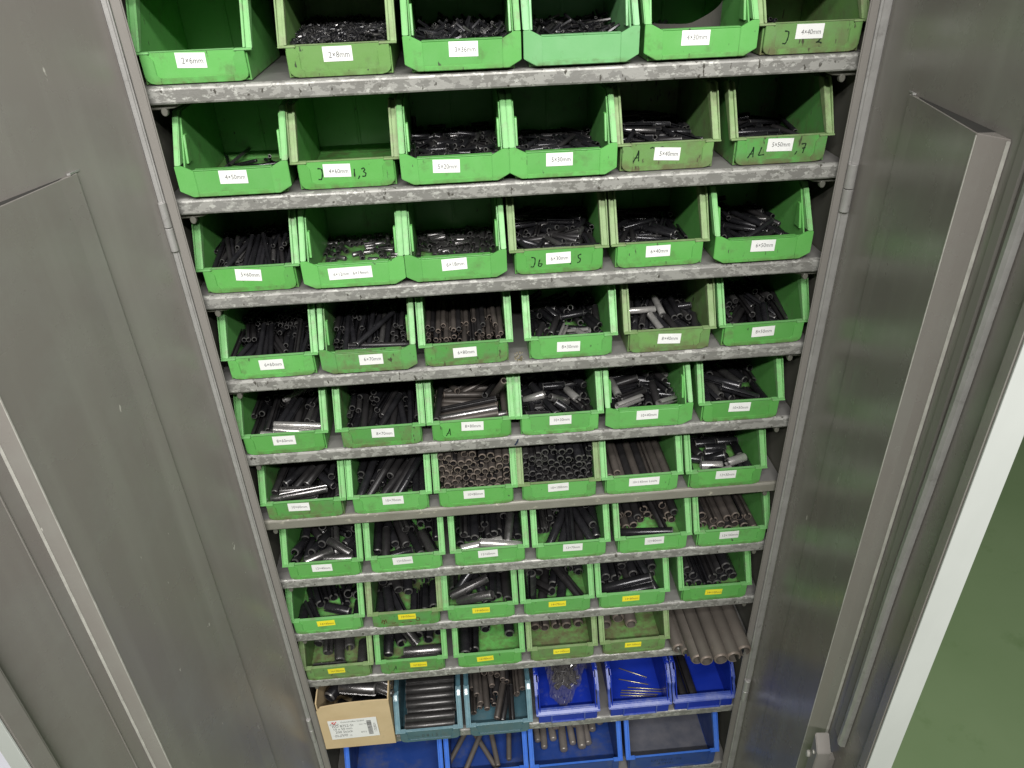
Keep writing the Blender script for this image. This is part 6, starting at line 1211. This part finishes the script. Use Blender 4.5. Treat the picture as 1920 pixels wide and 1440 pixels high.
# cardboard box contents
for k, (x, y, z, a, t, d, L, m, lab) in enumerate(((.085, .040, .128, -12, 2, 20, 60, 'g', 'thick grey pin lying crosswise at the top of the cardboard box'), (.138, .032, .126, -28, 0, 12, 40, 'g', 'bluish pin at the right rim of the cardboard box, front one'), (.135, .048, .134, -28, 0, 12, 40, 'g', 'bluish pin at the right rim of the cardboard box, rear one'),
                                             (.040, .07, .112, 60, 0, 20, 60, 'k', 'thick black pin in the dark left part of the cardboard box'), (.10, .09, .115, 10, 0, 20, 60, 'k', 'thick black pin at the back of the cardboard box'))):
    solid_rod('spring_pin', d, L, m, lie(10, 0, 0, x, y, z, a, t, 200), lab, 'spring pin', hollow=True)
hp = []
rb = random.Random(4)
for i in range(26): hp.append((18, 60, 'k', lie(10, 0, 0, rb.uniform(.05, .11), rb.uniform(.045, .15), .015+.004*i, rb.uniform(-50, 50), 0, 0)))
heap('pin_heap', hp, None, 'pile of thick black pins filling the cardboard box')
# brass rods
for k, (x, y, a, L) in enumerate(((.040, .110, -28, 50), (.036, .085, -18, 50), (.040, .058, -8, 70), (.036, .052, -9, 62), (.034, .046, -7, 60), (.055, .064, -10, 60))):
    solid_rod('thin_rod', 1.8, L, 'brass', lie(10, .643, -.003, x+.012+L*SC/2*.8, y, .006, a), 'thin brass coloured rod in the middle bright blue bin, %s from the back' % ['first', 'second', 'third', 'fourth', 'fifth', 'sixth'][k], 'rod', 'thin rods in the blue bin', rnd=False)
for k, (x, y) in enumerate(((.030, .095), (.054, .104))):
    solid_rod('steel_tube', 16, 118, 'k2', lie(10, .792, -.002, x, y, .0145, 91, 0, 30), ['black tube against the left wall of the rightmost bright blue bin', 'second black tube in the rightmost bright blue bin'][k], 'tube', hollow=True)
# row 11 rods
for k, (x, y, a, t) in enumerate(((.030, .12, 60, 5), (.075, .10, 118, 4), (.060, .08, 64, 8), (.105, .11, 98, 3), (.150, .12, 86, 3))):
    solid_rod('round_rod', 9, 120, 'rust', lie(11, .256, .002, x+.01, y, .014+.006*k, a, t), '%s of the five thin rods splayed in the dull blue bin' % ['leftmost', 'second from the left', 'middle', 'second from the right', 'rightmost'][k], 'rod', 'splayed rods in the dull blue bin')
for k, (x, y, z, d) in enumerate(((.026, .150, .014, 9), (.045, .130, .014, 10), (.066, .150, .014, 11), (.093, .118, .014, 12), (.114, .134, .014, 10), (.138, .112, .030, 13), (.152, .130, .014, 12), (.172, .158, .026, 11), (.190, .175, .026, 10), (.080, .17, .032, 11), (.125, .17, .034, 12))):
    solid_rod('round_pin', d+2, 95, 'satin', lie(11, .459, 0, x, y+.008, z+.002, 90+(-1)**k*2, 0), 'grey round ended pin, %s in the wide dull blue bin' % ['first from the left', 'second from the left', 'third from the left', 'fourth from the left', 'fifth from the left', 'sixth from the left', 'seventh from the left', 'eighth from the left', 'ninth from the left', 'upper left one', 'upper right one'][k], 'pin', 'round ended pins in the blue bin')

# clear bag in the blue bin
mb = MB(); nu, nv = 26, 26; rbag = random.Random(2)
for i in range(nu+1):
    for j in range(nv+1):
        u = i/nu; v = j/nv           # v: 0 = pinched tail at the front, 1 = wide back
        wv = .016+.120*v**.75
        X = .062+.030*v+(u-.5)*wv*(1-.1*v); Y = .028+.13*v
        hgt = .008+.042*math.sin(min(1, v*1.15)*1.9)*(1-(2*u-1)**2*.85)
        q = Vector((X*60, Y*60, 1.3)); dn = noise.turbulence(q, 4, True, noise_basis='VORONOI_F1')*.020+noise.noise(q*2.6)*.009
        mb.v.append((X+noise.noise(q*.7)*.006, Y+noise.noise(q*.9+Vector((5, 5, 5)))*.006, max(.0045, hgt+dn)))
for i in range(nu):
    for j in range(nv): a = i*(nv+1)+j; mb.f.append((a, a+nv+1, a+nv+2, a+1))
bag = link('plastic_bag', mb.mesh('plastic_bag', 'film'), None, (.477, -.004, ZS[9])); tag(bag, 'crumpled clear plastic bag with dark contents lying in the leftmost bright blue bin', 'bag')
it = []
for i in range(60): it.append((6, 18, 'k', pinxf(.477+rbag.uniform(.058, .105), rbag.uniform(.085, .15), ZS[9]+rbag.uniform(.008, .028), (rbag.uniform(-1, 1), rbag.uniform(-1, 1), rbag.uniform(-.3, .3)), 0)))
heap('pin_heap', it, None, 'dark small pins inside the crumpled clear plastic bag')

# card slip in the 4x30 bin
mb = MB(); k = 18
for i in range(k+1):
    a = -1.25+2.35*i/k; x = .072+.058*math.sin(a); y = .092-.052*math.cos(a)
    for z in (.012+.004*abs(a), .040+.022*max(0, a)): mb.v.append((x, y, z))
for i in range(k): mb.f.append((2*i, 2*i+2, 2*i+3, 2*i+1))
cs = link('card_slip', mb.mesh('card_slip', 'greycard'), None, tuple(made[(1, 5)].location)); tag(cs, 'curled grey card slip standing in the 4×30mm bin', 'card')
it = []
for i in range(90): it.append((4, 30, 'k', pinxf(made[(1, 5)].location.x+rbag.uniform(.035, .12), rbag.uniform(.05, .17), rbag.uniform(.006, .026), (rbag.uniform(-1, 1), rbag.uniform(-1, 1), rbag.uniform(-.1, .1)), 0)))
heap('pin_heap', it, None, 'small black pins lying inside the curled card slip of the 4×30mm bin')
# crumbs on the shelf between two bins
mb = MB(); rc_ = random.Random(6)
for i in range(46):
    x = .458+rc_.random()*.014; y = .004+rc_.random()*.03; s = rc_.uniform(.0004, .0009); mb.box(x-s, x+s, y-s, y+s, .0, s*1.5)
cr = link('metal_crumbs', mb.mesh('metal_crumbs', 'brass'), None, (0, 0, ZS[3]+.0003)); tag(cr, 'pale crumbs of swarf on the shelf between the 6×80mm and 8×30mm bins', 'crumbs', kind='stuff')
